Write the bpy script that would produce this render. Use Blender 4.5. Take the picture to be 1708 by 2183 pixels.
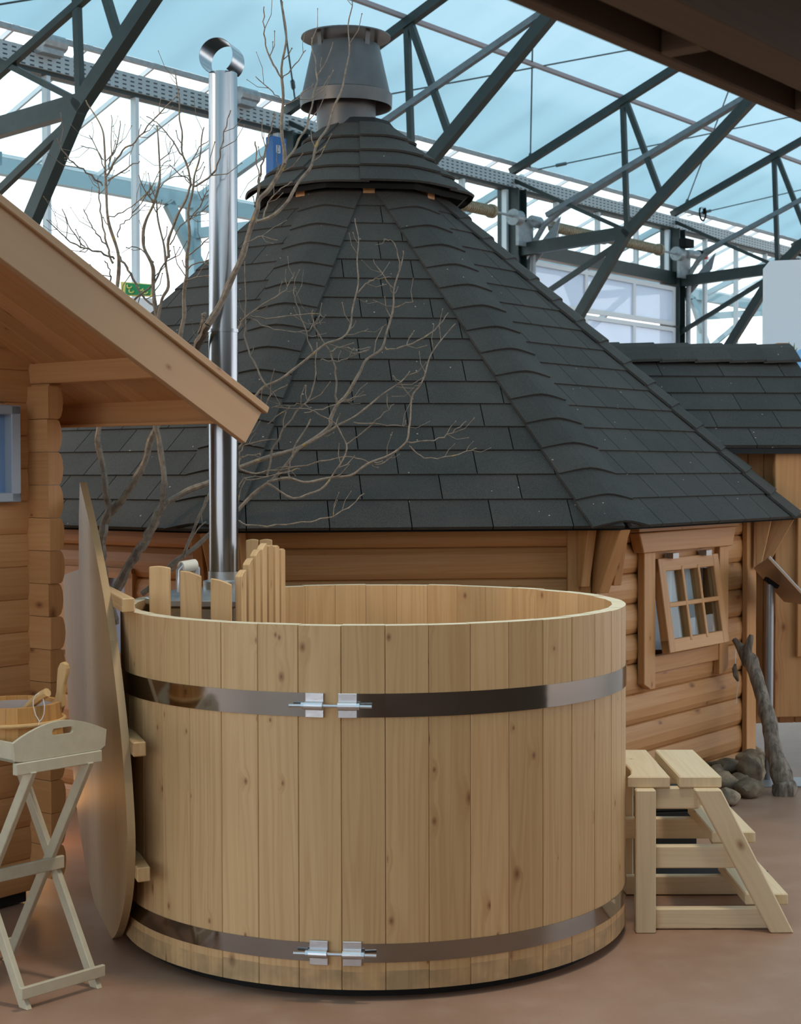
import bpy, bmesh, math, random
import numpy as np
from mathutils import Vector, Matrix, noise as mnoise

for _o in list(bpy.data.objects):
    bpy.data.objects.remove(_o)
scene = bpy.context.scene
C = scene.collection
random.seed(7)
PI = math.pi

# ------------------------------------------------------------------ camera
FPX, PITCH, ROLL, CAMH = 3407.94, .0254, .0026, 1.5206
cd = bpy.data.cameras.new('camera')
cd.sensor_fit = 'HORIZONTAL'; cd.sensor_width = 36.0
cd.lens = FPX / 1708 * 36.0
cd.clip_start = .05; cd.clip_end = 400
cd.dof.use_dof = True; cd.dof.focus_distance = 5.2; cd.dof.aperture_fstop = 13.0
cam = bpy.data.objects.new('camera', cd); C.objects.link(cam)
cam.matrix_world = Matrix.Translation((0, 0, CAMH)) @ Matrix.Rotation(PI/2 - PITCH, 4, 'X') @ Matrix.Rotation(-ROLL, 4, 'Z')
scene.camera = cam

# ------------------------------------------------------------------ world: bright, even overcast sky
world = bpy.data.worlds.new('overcast'); scene.world = world
world.use_nodes = True
bg = world.node_tree.nodes['Background']
bg.inputs['Color'].default_value = (.96, .98, 1.0, 1)
bg.inputs['Strength'].default_value = 2.6

scene.view_settings.view_transform = 'Standard'
scene.view_settings.look = 'None'
scene.view_settings.gamma = 1
scene.view_settings.use_curve_mapping = False
scene.view_settings.exposure = 0.0

# warm lamp glowing behind the sauna cabin, next to the tub
ld = bpy.data.lights.new('warm_lamp', 'POINT'); ld.energy = 1.6; ld.color = (1, .45, .12); ld.shadow_soft_size = .06
lo = bpy.data.objects.new('warm_lamp', ld); C.objects.link(lo); lo.location = (-1.5, 6.5, .2)

# warm spot added above the frame to brighten tops and the tub inside
ld = bpy.data.lights.new('top_fill_spot', 'SPOT'); ld.energy = 310; ld.color = (1, .84, .64); ld.shadow_soft_size = .25
ld.spot_size = math.radians(54); ld.spot_blend = .35
lo = bpy.data.objects.new('top_fill_spot', ld); C.objects.link(lo); lo.location = (.7, 4.35, 4.7)
lo.rotation_euler = Vector((-.3, .5, -4.7)).to_track_quat('-Z', 'Y').to_euler()
# second, warmer lamp off to the left behind the sauna cabin roof
ld = bpy.data.lights.new('side_lamp', 'POINT'); ld.energy = 170; ld.color = (1, .70, .44); ld.shadow_soft_size = .12
lo = bpy.data.objects.new('side_lamp', ld); C.objects.link(lo); lo.location = (-3.3, 5.0, 3.7)

# ------------------------------------------------------------------ geometry of the place
A = math.radians(52.4)
U = np.array([math.cos(A), math.sin(A), 0.]); N = np.array([math.sin(A), -math.cos(A), 0.])
Z = np.array([0., 0., 1.]); X = np.array([1., 0, 0]); Yv = np.array([0, 1., 0])
P1 = np.array([1.184, 17.1, 0.])          # greenhouse wall post
C0 = np.array([-1.30, 5.62, 0.])          # sauna cabin corner
K = np.array([-.2168, 8.6057, 0.]); ROT = -1.0491   # grill hut centre
RE, HE, HA, RW = 2.292, 1.3038, 3.3929, 2.04
TUB = np.array([-.0913, 5.3972, 0.]); TR = .8446
def V(*a): return np.array(a, float)
def unit(v): v = np.asarray(v, float); return v / np.linalg.norm(v)
def G(s, t, z): return P1 + s*U + t*N + z*Z
def CB(s, t, z): return C0 + s*U + t*N + z*Z
def ray(x, y):
    a = x - 854; b = 1091.5 - y; cr, sr = math.cos(ROLL), math.sin(ROLL)
    u = (a*cr + b*sr)/FPX; v = (-a*sr + b*cr)/FPX; c, s = math.cos(PITCH), math.sin(PITCH)
    return V(u, c + v*s, -s + v*c)
EYE = V(0, 0, CAMH)
def at(x, y, Y): d = ray(x, y); return EYE + d*(Y/d[1])
def onp(x, y, P, n): d = ray(x, y); return EYE + d*(((P-EYE) @ n)/(d @ n))

# ------------------------------------------------------------------ materials
def srgb(r, g, b):
    f = lambda c: c/12.92 if c <= .04045 else ((c+.055)/1.055)**2.4
    return (f(r/255), f(g/255), f(b/255), 1)
class NT:
    def __init__(s, name):
        s.m = bpy.data.materials.new(name); s.m.use_nodes = True
        s.t = s.m.node_tree; s.b = s.t.nodes['Principled BSDF']; s.out = s.t.nodes['Material Output']
    def n(s, typ, **kw):
        nd = s.t.nodes.new(typ)
        for k, v in kw.items():
            if k in nd.inputs: s.set(nd.inputs[k], v)
            else: setattr(nd, k, v)
        return nd
    def set(s, inp, v):
        if hasattr(v, 'links') or isinstance(v, bpy.types.NodeSocket): s.t.links.new(v, inp)
        else: inp.default_value = v
    def math(s, op, a, b=None, c=None, clamp=False):
        nd = s.t.nodes.new('ShaderNodeMath'); nd.operation = op; nd.use_clamp = clamp
        s.set(nd.inputs[0], a)
        if b is not None: s.set(nd.inputs[1], b)
        if c is not None: s.set(nd.inputs[2], c)
        return nd.outputs[0]
    def mix(s, f, a, b, bt='MIX'):
        nd = s.t.nodes.new('ShaderNodeMix'); nd.data_type = 'RGBA'; nd.blend_type = bt
        s.set(nd.inputs[0], f); s.set(nd.inputs[6], a); s.set(nd.inputs[7], b)
        return nd.outputs[2]
    def comb(s, x, y, z=0.):
        nd = s.t.nodes.new('ShaderNodeCombineXYZ')
        for i, v in enumerate((x, y, z)): s.set(nd.inputs[i], v)
        return nd.outputs[0]
    def noise(s, vec, scale, detail=3, rough=.55, dist=0.):
        nd = s.n('ShaderNodeTexNoise', Scale=scale, Detail=detail, Roughness=rough, Distortion=dist)
        s.set(nd.inputs['Vector'], vec); return nd.outputs['Fac']
    def ramp(s, f, lo, hi):
        nd = s.t.nodes.new('ShaderNodeMapRange'); s.set(nd.inputs[0], f); nd.inputs[1].default_value = lo; nd.inputs[2].default_value = hi
        return nd.outputs[0]
    def bump(s, h, strength=.3, dist=.01):
        nd = s.n('ShaderNodeBump', Strength=strength, Distance=dist, Height=h); s.t.links.new(nd.outputs[0], s.b.inputs['Normal'])
    def pr(s, **kw):
        for k, v in kw.items(): s.set(s.b.inputs[k.replace('_', ' ')], v)
    def uv(s):
        nd = s.n('ShaderNodeUVMap'); sp = s.t.nodes.new('ShaderNodeSeparateXYZ'); s.t.links.new(nd.outputs[0], sp.inputs[0]); return sp.outputs[0], sp.outputs[1]
    def obj(s): return s.n('ShaderNodeTexCoord').outputs['Object']
    def rnd(s): return s.n('ShaderNodeObjectInfo').outputs['Random']

def wood(name, light, dark, knot, knots=.7, rough=.55, vary=.16, grain=.55, kden=1., stain=False):
    w = NT(name); u, v = w.uv(); r = w.rnd()
    # slow wander of the grain
    wob = w.noise(w.comb(w.math('MULTIPLY', u, 5.), w.math('MULTIPLY', v, 1.1), r), 1., 2)
    uu = w.math('ADD', u, w.math('MULTIPLY', wob, .05))
    # knots
    kv = w.comb(w.math('MULTIPLY', u, 7.*kden), w.math('MULTIPLY', v, 4.2*kden), 0.)
    vo = w.n('ShaderNodeTexVoronoi', Scale=1., Randomness=1.); vo.voronoi_dimensions = '2D'; w.set(vo.inputs['Vector'], kv)
    sp = w.t.nodes.new('ShaderNodeSeparateColor'); w.t.links.new(vo.outputs['Color'], sp.inputs[0])
    pick = w.math('GREATER_THAN', sp.outputs[0], knots)
    size = w.math('MULTIPLY_ADD', w.math('POWER', sp.outputs[1], 2.), .10, .045)
    kn = w.math('MULTIPLY', pick, w.math('SUBTRACT', 1., w.math('SMOOTH_MIN', 1., w.math('DIVIDE', vo.outputs['Distance'], size), .1), clamp=True), clamp=True)
    halo = w.math('MULTIPLY', pick, w.math('SUBTRACT', 1., w.math('DIVIDE', vo.outputs['Distance'], w.math('MULTIPLY', size, 3.2)), clamp=True), clamp=True)
    uk = w.math('ADD', uu, w.math('MULTIPLY', halo, .02))
    fine = w.noise(w.comb(w.math('MULTIPLY', uk, 120.), w.math('MULTIPLY', v, 2.2), r), 1., 4)
    band = w.noise(w.comb(w.math('MULTIPLY', uk, 16.), w.math('MULTIPLY', v, .55), w.math('MULTIPLY', r, 9.)), 1., 1)
    ring = w.math('MULTIPLY_ADD', w.math('SINE', w.math('MULTIPLY', band, 46.)), .5, .5)
    ring = w.math('POWER', ring, 2.2)
    g = w.math('ADD', w.math('MULTIPLY', w.ramp(fine, .35, .75), .55*grain), w.math('MULTIPLY', ring, .5*grain), clamp=True)
    g = w.math('ADD', g, w.math('MULTIPLY', halo, .35), clamp=True)
    blot = w.ramp(w.noise(w.comb(w.math('MULTIPLY', u, 3.), w.math('MULTIPLY', v, 1.6), r), 1., 3), .3, .8)
    col = w.mix(g, light, dark)
    col = w.mix(w.math('MULTIPLY', blot, .22), col, dark)
    val = w.math('MULTIPLY_ADD', r, vary*2, 1. - vary)
    col = w.mix(1., col, w.comb(val, w.math('MULTIPLY_ADD', w.math('SUBTRACT', val, 1.), 1.15, 1.), w.math('MULTIPLY_ADD', w.math('SUBTRACT', val, 1.), 1.4, 1.)), 'MULTIPLY')
    col = w.mix(w.math('MULTIPLY', kn, .85, clamp=True), col, knot)
    if stain:     # grey water mark round the foot
        sp2 = w.t.nodes.new('ShaderNodeSeparateXYZ'); w.set(sp2.inputs[0], w.obj())
        e = w.math('MULTIPLY', w.ramp(w.noise(w.obj(), 9., 3), .35, .6), w.math('LESS_THAN', sp2.outputs[2], w.math('MULTIPLY_ADD', r, .012, .082)))
        col = w.mix(w.math('MULTIPLY', e, .5), col, srgb(112, 100, 80))
    w.pr(Base_Color=col, Roughness=rough)
    w.b.inputs['Specular IOR Level'].default_value = .35
    w.bump(g, .12, .003)
    return w.m

def plain(name, col, rough=.5, metal=0., nscale=0., namt=.15, bump=0., spec=.5, vary=0.):
    w = NT(name); c = col
    if nscale:
        f = w.noise(w.obj(), nscale, 4)
        d = tuple(x*(1-namt*2) for x in col[:3]) + (1,); h = tuple(min(1, x*(1+namt)) for x in col[:3]) + (1,)
        c = w.mix(w.ramp(f, .3, .7), d, h)
        if bump: w.bump(f, bump, .004)
    if vary:
        val = w.math('MULTIPLY_ADD', w.rnd(), vary*2, 1-vary)
        c = w.mix(1., c, w.comb(val, val, val), 'MULTIPLY')
    w.pr(Base_Color=c, Roughness=rough, Metallic=metal); w.b.inputs['Specular IOR Level'].default_value = spec
    return w.m

MT = {}
MT['tub'] = wood('tub_spruce', srgb(208, 171, 125), srgb(180, 136, 89), srgb(104, 52, 30), .55, .5, .10, .62, 1.15, True)
MT['tubin'] = wood('tub_spruce_inside', srgb(206, 164, 120), srgb(184, 134, 92), srgb(110, 56, 32), .7, .5, .06, .45)
MT['step'] = wood('step_spruce', srgb(224, 204, 172), srgb(200, 172, 132), srgb(120, 70, 45), .82, .55, .06, .45)
MT['lid'] = wood('lid_pine', srgb(172, 142, 104), srgb(152, 120, 84), srgb(130, 84, 54), .95, .5, .05, .35)
MT['hut'] = wood('hut_log', srgb(186, 138, 89), srgb(163, 106, 61), srgb(92, 48, 26), .62, .5, .09, .55, .8)
MT['cabin'] = wood('cabin_log', srgb(192, 142, 94), srgb(168, 112, 66), srgb(88, 46, 24), .70, .55, .09, .5)
MT['barge'] = wood('barge_board', srgb(169, 133, 99), srgb(158, 119, 83), srgb(110, 66, 42), .86, .5, .04, .25)
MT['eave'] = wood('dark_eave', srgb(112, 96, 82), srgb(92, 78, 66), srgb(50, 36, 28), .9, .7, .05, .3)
MT['bucket'] = wood('bucket_wood', srgb(206, 152, 92), srgb(176, 116, 62), srgb(110, 60, 30), .97, .5, .1, .6)
MT['ladle'] = wood('handle_wood', srgb(212, 170, 116), srgb(186, 138, 86), srgb(120, 70, 40), .99, .5, .05, .4)
MT['tubend'] = plain('pale_end_grain', srgb(212, 198, 170), .6, 0, 40., .05)
MT['white'] = plain('white_paint', srgb(196, 184, 160), .5, 0, 30., .04)
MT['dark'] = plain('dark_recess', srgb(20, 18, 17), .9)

def shingle_mat():
    w = NT('bitumen_shingle'); o = w.obj(); r = w.rnd()
    f = w.noise(o, 330., 2, .7); f2 = w.noise(o, 5., 3)
    c = w.mix(w.ramp(f, .35, .7), srgb(38, 36, 34), srgb(76, 72, 66))
    c = w.mix(w.math('MULTIPLY', w.ramp(f2, .35, .75), .35), c, srgb(76, 71, 66))
    vo = w.n('ShaderNodeTexVoronoi', Scale=26., Randomness=1.); w.set(vo.inputs['Vector'], o)
    sc = w.t.nodes.new('ShaderNodeSeparateColor'); w.t.links.new(vo.outputs['Color'], sc.inputs[0])
    sk_ = w.math('MULTIPLY', w.math('LESS_THAN', vo.outputs['Distance'], .10), w.math('GREATER_THAN', sc.outputs[0], .88))
    c = w.mix(w.math('MULTIPLY', sk_, .6), c, srgb(190, 180, 165))
    val = w.math('MULTIPLY_ADD', r, .22, .89)
    c = w.mix(1., c, w.comb(val, val, val), 'MULTIPLY')
    w.pr(Base_Color=c, Roughness=.85); w.b.inputs['Specular IOR Level'].default_value = .3
    w.bump(f, .35, .002)
    return w.m
MT['shingle'] = shingle_mat()
MT['felt'] = plain('roof_felt', srgb(26, 27, 28), .9)

def steel(name, col, rough, nscale=(40, 40, 1.2), amt=.08):
    w = NT(name); o = w.obj()
    mp = w.n('ShaderNodeMapping'); w.set(mp.inputs['Vector'], o); mp.inputs['Scale'].default_value = nscale
    f = w.noise(mp.outputs[0], 1., 3)
    w.pr(Base_Color=col, Metallic=1., Roughness=w.math('MULTIPLY_ADD', f, amt, rough))
    w.bump(f, .06, .01)
    return w.m
MT['flue'] = steel('polished_flue', srgb(150, 155, 160), .16, (30, 30, 1.), .14)
MT['hoop'] = steel('polished_hoop', srgb(158, 155, 152), .07, (3, 3, 8), .05)
MT['alu'] = steel('brushed_aluminium', srgb(206, 208, 214), .34, (60, 60, 60), .05)
MT['stove'] = steel('stove_aluminium', srgb(188, 190, 192), .35, (8, 8, 8), .1)
MT['hat'] = plain('smoke_hat_metal', srgb(88, 86, 86), .42, .6, 8., .1, 0., .5)
MT['galv'] = plain('galvanised_steel', srgb(150, 158, 162), .45, .35, 25., .1)
MT['green'] = plain('green_frame_paint', srgb(34, 48, 47), .45, 0, 14., .12)
MT['greenc'] = plain('green_column_paint', srgb(42, 60, 58), .45, 0, 10., .12)
MT['bar'] = plain('light_glazing_bar', srgb(196, 206, 212), .4, .1)
MT['outbar'] = plain('outer_eave_haze', srgb(140, 170, 182), .45, .1)  # paleness from haze is put into this colour
MT['railp'] = plain('dull_rail_steel', srgb(112, 124, 130), .45, .4, 20., .1)
MT['rust'] = plain('rusty_spring', srgb(150, 138, 114), .6, .3, 30., .2)
MT['black'] = plain('black_plastic', srgb(24, 24, 25), .85, spec=.2)
MT['red'] = plain('red_plastic', srgb(206, 50, 40), .4)
MT['blue'] = plain('blue_enamel', srgb(36, 96, 158), .4)
MT['labelw'] = plain('white_print', srgb(225, 228, 230), .5)
MT['skyblue'] = plain('pale_blue_panel', srgb(128, 190, 236), .5)
MT['whitepanel'] = plain('white_panel', srgb(214, 218, 222), .6)
MT['signp'] = plain('sign_back', srgb(168, 140, 116), .3, .25, 6., .05)  # brown reflected from the wood is put into the colour
MT['poleg'] = plain('grey_pole', srgb(150, 152, 156), .35, .4)
MT['greenp'] = plain('green_print', srgb(0, 138, 84), .6)
MT['yellowp'] = plain('yellow_print', srgb(226, 214, 120), .6)
MT['leaf'] = plain('green_leaf', srgb(72, 110, 56), .5)
MT['wire'] = plain('wire_grey', srgb(90, 104, 108), .4, .5)
MT['curtain'] = plain('white_curtain', srgb(206, 208, 216), .8)
MT['hinge'] = plain('steel_hinge', srgb(150, 150, 150), .35, .8)
MT['frost'] = None

def bark_mat(name, a, b, lich):
    w = NT(name); o = w.obj()
    f = w.noise(o, 45., 5, .65); f2 = w.noise(o, 16., 3); f3 = w.noise(o, 26., 2)
    c = w.mix(w.ramp(f, .3, .7), a, b)
    c = w.mix(w.ramp(f2, .55, .7), c, srgb(140, 130, 118))
    c = w.mix(w.math('MULTIPLY', w.ramp(f3, .66, .72), .8), c, lich)
    w.pr(Base_Color=c, Roughness=.85); w.bump(f, .5, .004)
    return w.m
MT['bark'] = bark_mat('shrub_bark', srgb(100, 86, 76), srgb(158, 142, 124), srgb(184, 150, 66))
MT['drift'] = None
def drift_mat():
    w = NT('driftwood_grey'); o = w.obj()
    mp = w.n('ShaderNodeMapping'); w.set(mp.inputs['Vector'], o); mp.inputs['Scale'].default_value = (55, 55, 7); mp.inputs['Rotation'].default_value = (0, -.28, 0)
    f = w.noise(mp.outputs[0], 1., 5, .6, .5); f2 = w.noise(o, 9., 3)
    c = w.mix(w.ramp(f, .3, .7), srgb(62, 50, 43), srgb(156, 140, 124))
    c = w.mix(w.math('MULTIPLY', w.ramp(f2, .45, .7), .5), c, srgb(70, 56, 48))
    w.pr(Base_Color=c, Roughness=.8); w.bump(f, .8, .008); return w.m
MT['drift'] = drift_mat()
def stone_mat():
    w = NT('field_stone'); o = w.obj(); r = w.rnd()
    f = w.noise(o, 14., 6, .65); f2 = w.noise(o, 5., 2)
    c = w.mix(w.ramp(f, .3, .75), srgb(74, 60, 48), srgb(176, 152, 126))
    c = w.mix(w.math('MULTIPLY', w.ramp(f2, .5, .7), .5), c, srgb(112, 108, 84))
    val = w.math('MULTIPLY_ADD', r, .7, .6); c = w.mix(1., c, w.comb(val, val, w.math('MULTIPLY', val, .97)), 'MULTIPLY')
    w.pr(Base_Color=c, Roughness=.75); w.bump(f, .5, .01); return w.m
MT['stone'] = stone_mat()
def floor_mat():
    w = NT('painted_concrete'); o = w.obj()
    a = w.noise(o, 1.3, 5, .6); b = w.noise(o, 7., 4, .6); c3 = w.noise(o, 55., 3)
    c = w.mix(w.ramp(a, .3, .7), srgb(146, 115, 95), srgb(162, 126, 105))
    c = w.mix(w.math('MULTIPLY', w.ramp(b, .45, .75), .5), c, srgb(168, 141, 123))
    c = w.mix(w.math('MULTIPLY', w.ramp(c3, .6, .72), .18), c, srgb(120, 92, 76))
    w.pr(Base_Color=c, Roughness=w.math('MULTIPLY_ADD', b, .2, .38)); w.b.inputs['Specular IOR Level'].default_value = .4
    w.bump(c3, .05, .003); return w.m
MT['floor'] = floor_mat()
def cloth_mat():
    w = NT('shade_cloth'); o = w.obj()
    t = w.t; t.nodes.remove(w.b)
    mp = w.n('ShaderNodeMapping'); w.set(mp.inputs['Vector'], o); mp.inputs['Scale'].default_value = (.35, 2.2, 1)
    f = w.noise(mp.outputs[0], 1., 3)
    # alternating woven strips of the screen, running along the building
    sp = t.nodes.new('ShaderNodeSeparateXYZ'); w.set(sp.inputs[0], o)
    st = w.math('GREATER_THAN', w.math('SINE', w.math('MULTIPLY', sp.outputs[0], 3.49)), 0.)
    c = w.mix(w.ramp(f, .3, .7), (.225, .365, .44, 1), (.25, .39, .46, 1))
    c = w.mix(w.math('MULTIPLY', st, .10), c, (.31, .44, .50, 1))
    tr = w.n('ShaderNodeBsdfTranslucent'); w.set(tr.inputs['Color'], c)
    df = w.n('ShaderNodeBsdfDiffuse'); df.inputs['Color'].default_value = (.45, .55, .6, 1)
    ad = t.nodes.new('ShaderNodeAddShader'); t.links.new(tr.outputs[0], ad.inputs[0]); 
    mx = t.nodes.new('ShaderNodeMixShader'); mx.inputs[0].default_value = .22
    t.links.new(tr.outputs[0], mx.inputs[1]); t.links.new(df.outputs[0], mx.inputs[2]); t.nodes.remove(ad)
    t.links.new(mx.outputs[0], w.out.inputs['Surface']); return w.m
MT['cloth'] = cloth_mat()
def glass_mat(name, tint, milk=0.):
    w = NT(name); t = w.t; t.nodes.remove(w.b)
    tp = w.n('ShaderNodeBsdfTransparent'); tp.inputs[0].default_value = tint
    gl = w.n('ShaderNodeBsdfGlossy'); gl.inputs['Roughness'].default_value = .02
    fr = w.n('ShaderNodeValue'); fr.outputs[0].default_value = .035
    mx = t.nodes.new('ShaderNodeMixShader'); t.links.new(fr.outputs[0], mx.inputs[0]); t.links.new(tp.outputs[0], mx.inputs[1]); t.links.new(gl.outputs[0], mx.inputs[2])
    last = mx.outputs[0]
    if milk:
        tl = w.n('ShaderNodeBsdfTranslucent'); tl.inputs[0].default_value = (.52, .60, .70, 1)
        m2 = t.nodes.new('ShaderNodeMixShader'); m2.inputs[0].default_value = milk
        t.links.new(last, m2.inputs[1]); t.links.new(tl.outputs[0], m2.inputs[2]); last = m2.outputs[0]
    t.links.new(last, w.out.inputs['Surface']); return w.m
MT['glass'] = glass_mat('clear_glass', (.90, .95, .96, 1))
MT['frost'] = glass_mat('milky_door_glass', (.85, .90, .94, 1), .7)
def gutter_mat():
    w = NT('perforated_gutter'); o = w.obj(); sp = w.t.nodes.new('ShaderNodeSeparateXYZ'); w.set(sp.inputs[0], o)
    fx = w.math('FRACT', w.math('MULTIPLY', sp.outputs[0], 12.)); fz = w.math('FRACT', w.math('MULTIPLY', sp.outputs[2], 30.))
    s = w.math('MULTIPLY', w.math('LESS_THAN', fx, .5), w.math('LESS_THAN', fz, .35))
    c = w.mix(s, srgb(162, 172, 176), srgb(46, 54, 58))
    w.pr(Base_Color=c, Roughness=.45, Metallic=.3); return w.m
MT['gutter'] = gutter_mat()

# ------------------------------------------------------------------ mesh helpers
class MB:
    def __init__(s): s.v = []; s.f = []
    def add(s, vs, fs):
        k = len(s.v); s.v += [tuple(map(float, p)) for p in vs]; s.f += [tuple(i+k for i in f) for f in fs]; return s
    def box(s, c, ax, ay, az):     # centre and three half-extent vectors
        c, ax, ay, az = (np.asarray(q, float) for q in (c, ax, ay, az))
        if np.dot(np.cross(ax, ay), az) < 0: ax = -ax
        vs = [c + i*ax + j*ay + k*az for k in (-1, 1) for j in (-1, 1) for i in (-1, 1)]
        return s.add(vs, [(0, 2, 3, 1), (4, 5, 7, 6), (0, 1, 5, 4), (2, 6, 7, 3), (0, 4, 6, 2), (1, 3, 7, 5)])
    def bar(s, p, q, side, w, h):  # bar from p to q; width along side, height along the other normal
        p, q = np.asarray(p, float), np.asarray(q, float); d = q-p; L = np.linalg.norm(d); d /= L
        sd = np.asarray(side, float); sd = unit(sd - d*(sd @ d)); up = np.cross(d, sd)
        return s.box((p+q)/2, d*L/2, sd*w/2, up*h/2)
    def prism(s, poly, vec):       # closed polygon (list of 3d points) extruded by vec
        n = len(poly); poly = [np.asarray(p, float) for p in poly]; vec = np.asarray(vec, float)
        nn = sum((np.cross(poly[i], poly[(i+1) % n]) for i in range(n)), np.zeros(3))
        if nn @ vec > 0: poly = poly[::-1]
        return s.add(poly + [p+vec for p in poly], [tuple(range(n)), tuple(range(2*n-1, n-1, -1))] + [(i, i+n, (i+1) % n + n, (i+1) % n) for i in range(n)])
    def tube(s, pts, rad, n=8, caps=True):
        pts = [np.asarray(p, float) for p in pts]; m = len(pts)
        rad = [rad]*m if np.isscalar(rad) else list(rad)
        d0 = unit(pts[1]-pts[0]); a = unit(np.cross(d0, Z if abs(d0[2]) < .9 else X)); k = len(s.v); vs = []
        for i in range(m):
            d = unit(pts[min(i+1, m-1)] - pts[max(i-1, 0)]); a = unit(a - d*(a @ d)); b = np.cross(d, a)
            for j in range(n):
                t = 2*PI*j/n; vs.append(pts[i] + rad[i]*(a*math.cos(t) + b*math.sin(t)))
        fs = [(i*n+j, i*n+(j+1) % n, (i+1)*n+(j+1) % n, (i+1)*n+j) for i in range(m-1) for j in range(n)]
        if caps: fs += [tuple(range(n-1, -1, -1)), tuple((m-1)*n+j for j in range(n))]
        return s.add(vs, fs)
    def lathe(s, c, prof, n=40, close=False):  # profile of (r, z)
        m = len(prof); vs = []
        for r, z in prof:
            for j in range(n):
                t = 2*PI*j/n; vs.append((c[0]+r*math.cos(t), c[1]+r*math.sin(t), c[2]+z))
        R = m if close else m-1
        fs = [(i*n+j, i*n+(j+1) % n, ((i+1) % m)*n+(j+1) % n, ((i+1) % m)*n+j) for i in range(R) for j in range(n)]
        return s.add(vs, fs)
    def build(s, name, mat, parent=None, grain=None, smooth=False, bev=0., endmat=None):
        me = bpy.data.meshes.new(name); me.from_pydata(s.v, [], s.f)
        if bev:
            bm = bmesh.new(); bm.from_mesh(me)
            bmesh.ops.bevel(bm, geom=[e for e in bm.edges if e.calc_face_angle(0) > .6], offset=bev, segments=1, affect='EDGES', clamp_overlap=True)
            bm.to_mesh(me); bm.free()
        if grain is not None: wood_uv(me, grain)
        if smooth: me.shade_smooth() if hasattr(me, 'shade_smooth') else None
        m = MT[mat] if isinstance(mat, str) else mat
        me.materials.append(m)
        if endmat:
            me.materials.append(MT[endmat]); ga = unit(grain)
            for p in me.polygons:
                if np.array(p.normal) @ ga > .95: p.material_index = 1
        o = bpy.data.objects.new(name, me); C.objects.link(o)
        if smooth == 'auto': pass
        if parent is not None: o.parent = parent
        return o
def wood_uv(me, axis):
    axis = unit(axis); uvl = me.uv_layers.new(name='UVMap'); ou, ov = random.uniform(0, 40), random.uniform(0, 40)
    alt = unit(np.cross(axis, Z if abs(axis[2]) < .9 else X))
    vs = np.array([v.co for v in me.vertices])
    for p in me.polygons:
        n = np.array(p.normal); t = np.cross(n, axis); L = np.linalg.norm(t)
        if L < .3: a1, a2 = alt, np.cross(axis, alt)
        else: a1, a2 = t/L, axis
        for li in p.loop_indices:
            q = vs[me.loops[li].vertex_index]; uvl.data[li].uv = (q @ a1 + ou, q @ a2 + ov)
def tag(o, label=None, cat=None, group=None, kind=None):
    if label: o['label'] = label
    if cat: o['category'] = cat
    if group: o['group'] = group
    if kind: o['kind'] = kind
    return o
def empty(name, loc, label=None, cat=None, group=None, kind=None):
    o = bpy.data.objects.new(name, None); C.objects.link(o)
    o.empty_display_size = .1
    o['base'] = [float(q) for q in loc]
    return tag(o, label, cat, group, kind)

def board(name, mat, parent, p, q, side, w, h, bev=.003):
    return MB().bar(p, q, side, w, h).build(name, mat, parent, grain=np.asarray(q, float)-np.asarray(p, float), bev=bev)

# ================================================================== SETTING
# ---- floor
fl = MB().box((0, 8, -.05), (40, 0, 0), (0, 40, 0), (0, 0, .05)).build('floor', 'floor'); tag(fl, 'pinkish brown painted concrete floor', 'floor', kind='structure')

# ---- shade cloth hung under the roof slope
def cloth_sheet(name, s0, s1, t0, t1, z0, m, par):
    me = MB(); n = 14
    L = math.hypot(1, m)
    vs, fs = [], []
    o = bpy.data.objects.new(name, None)
    mb = MB()
    mb.add([(0, s0, 0), (0, s1, 0), ((t1-t0)*L, s1, 0), ((t1-t0)*L, s0, 0)], [(0, 1, 2, 3)])
    ob = mb.build(name, 'cloth', par)
    ex = unit(N + m*Z); ey = U; ez = np.cross(ex, ey); base = G(0, t0, z0 + m*t0)
    M4 = Matrix(((ex[0], ey[0], ez[0], base[0]), (ex[1], ey[1], ez[1], base[1]), (ex[2], ey[2], ez[2], base[2]), (0, 0, 0, 1)))
    ob.matrix_world = M4
    bpy.data.objects.remove(o); return ob
ceil = empty('ceiling', G(0, 0, 4.8), 'pale blue translucent shade cloth hung under the sloping roof', 'ceiling', kind='structure')
k0 = -10
for k in range(k0, 6):
    cloth_sheet('shade_cloth', 3.6*k, 3.6*(k+1), .03, 6.5, 4.80, .41, ceil)
    # far slope beyond the ridge, over the camera
    cloth_sheet('shade_cloth', 3.6*k, 3.6*(k+1), 6.5, 13.0, 4.80+.41*13, -.41, ceil)

# ---- gutter beam, cloth edge bar, purlin
gb = MB()
gb.box((0, 0, 0), (18, 0, 0), (0, .06, 0), (0, 0, .07))
gbo = gb.build('trim_1', 'gutter'); tag(gbo, 'galvanised perforated gutter beam along the glass wall', 'beam', kind='structure')
gbo.matrix_world = Matrix(((U[0], -N[0], 0, G(2, 0, 4.6)[0]), (U[1], -N[1], 0, G(2, 0, 4.6)[1]), (0, 0, 1, 4.6), (0, 0, 0, 1)))
tag(MB().bar(G(-34, -.02, 4.515), G(20, -.02, 4.515), N, .1, .03).build('trim_2', 'green'), 'dark flange under the gutter beam', 'beam', kind='structure')
tag(MB().bar(G(-34, .03, 4.785), G(20, .03, 4.785), N, .05, .035).build('trim_3', 'galv'), 'grey bar holding the lower edge of the shade cloth', 'bar', kind='structure')
tag(MB().bar(G(-34, 1.33, 5.31), G(20, 1.33, 5.31), N, .045, .035).build('trim_4', plain('purlin_paint', srgb(150, 142, 146), .5)), 'long grey purlin across the roof trusses', 'beam', kind='structure')
tag(MB().bar(G(-34, 4.2, 6.49), G(20, 4.2, 6.49), N, .06, .04).build('trim_5', 'galv'), 'upper grey purlin across the roof trusses', 'beam', kind='structure')

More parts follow.
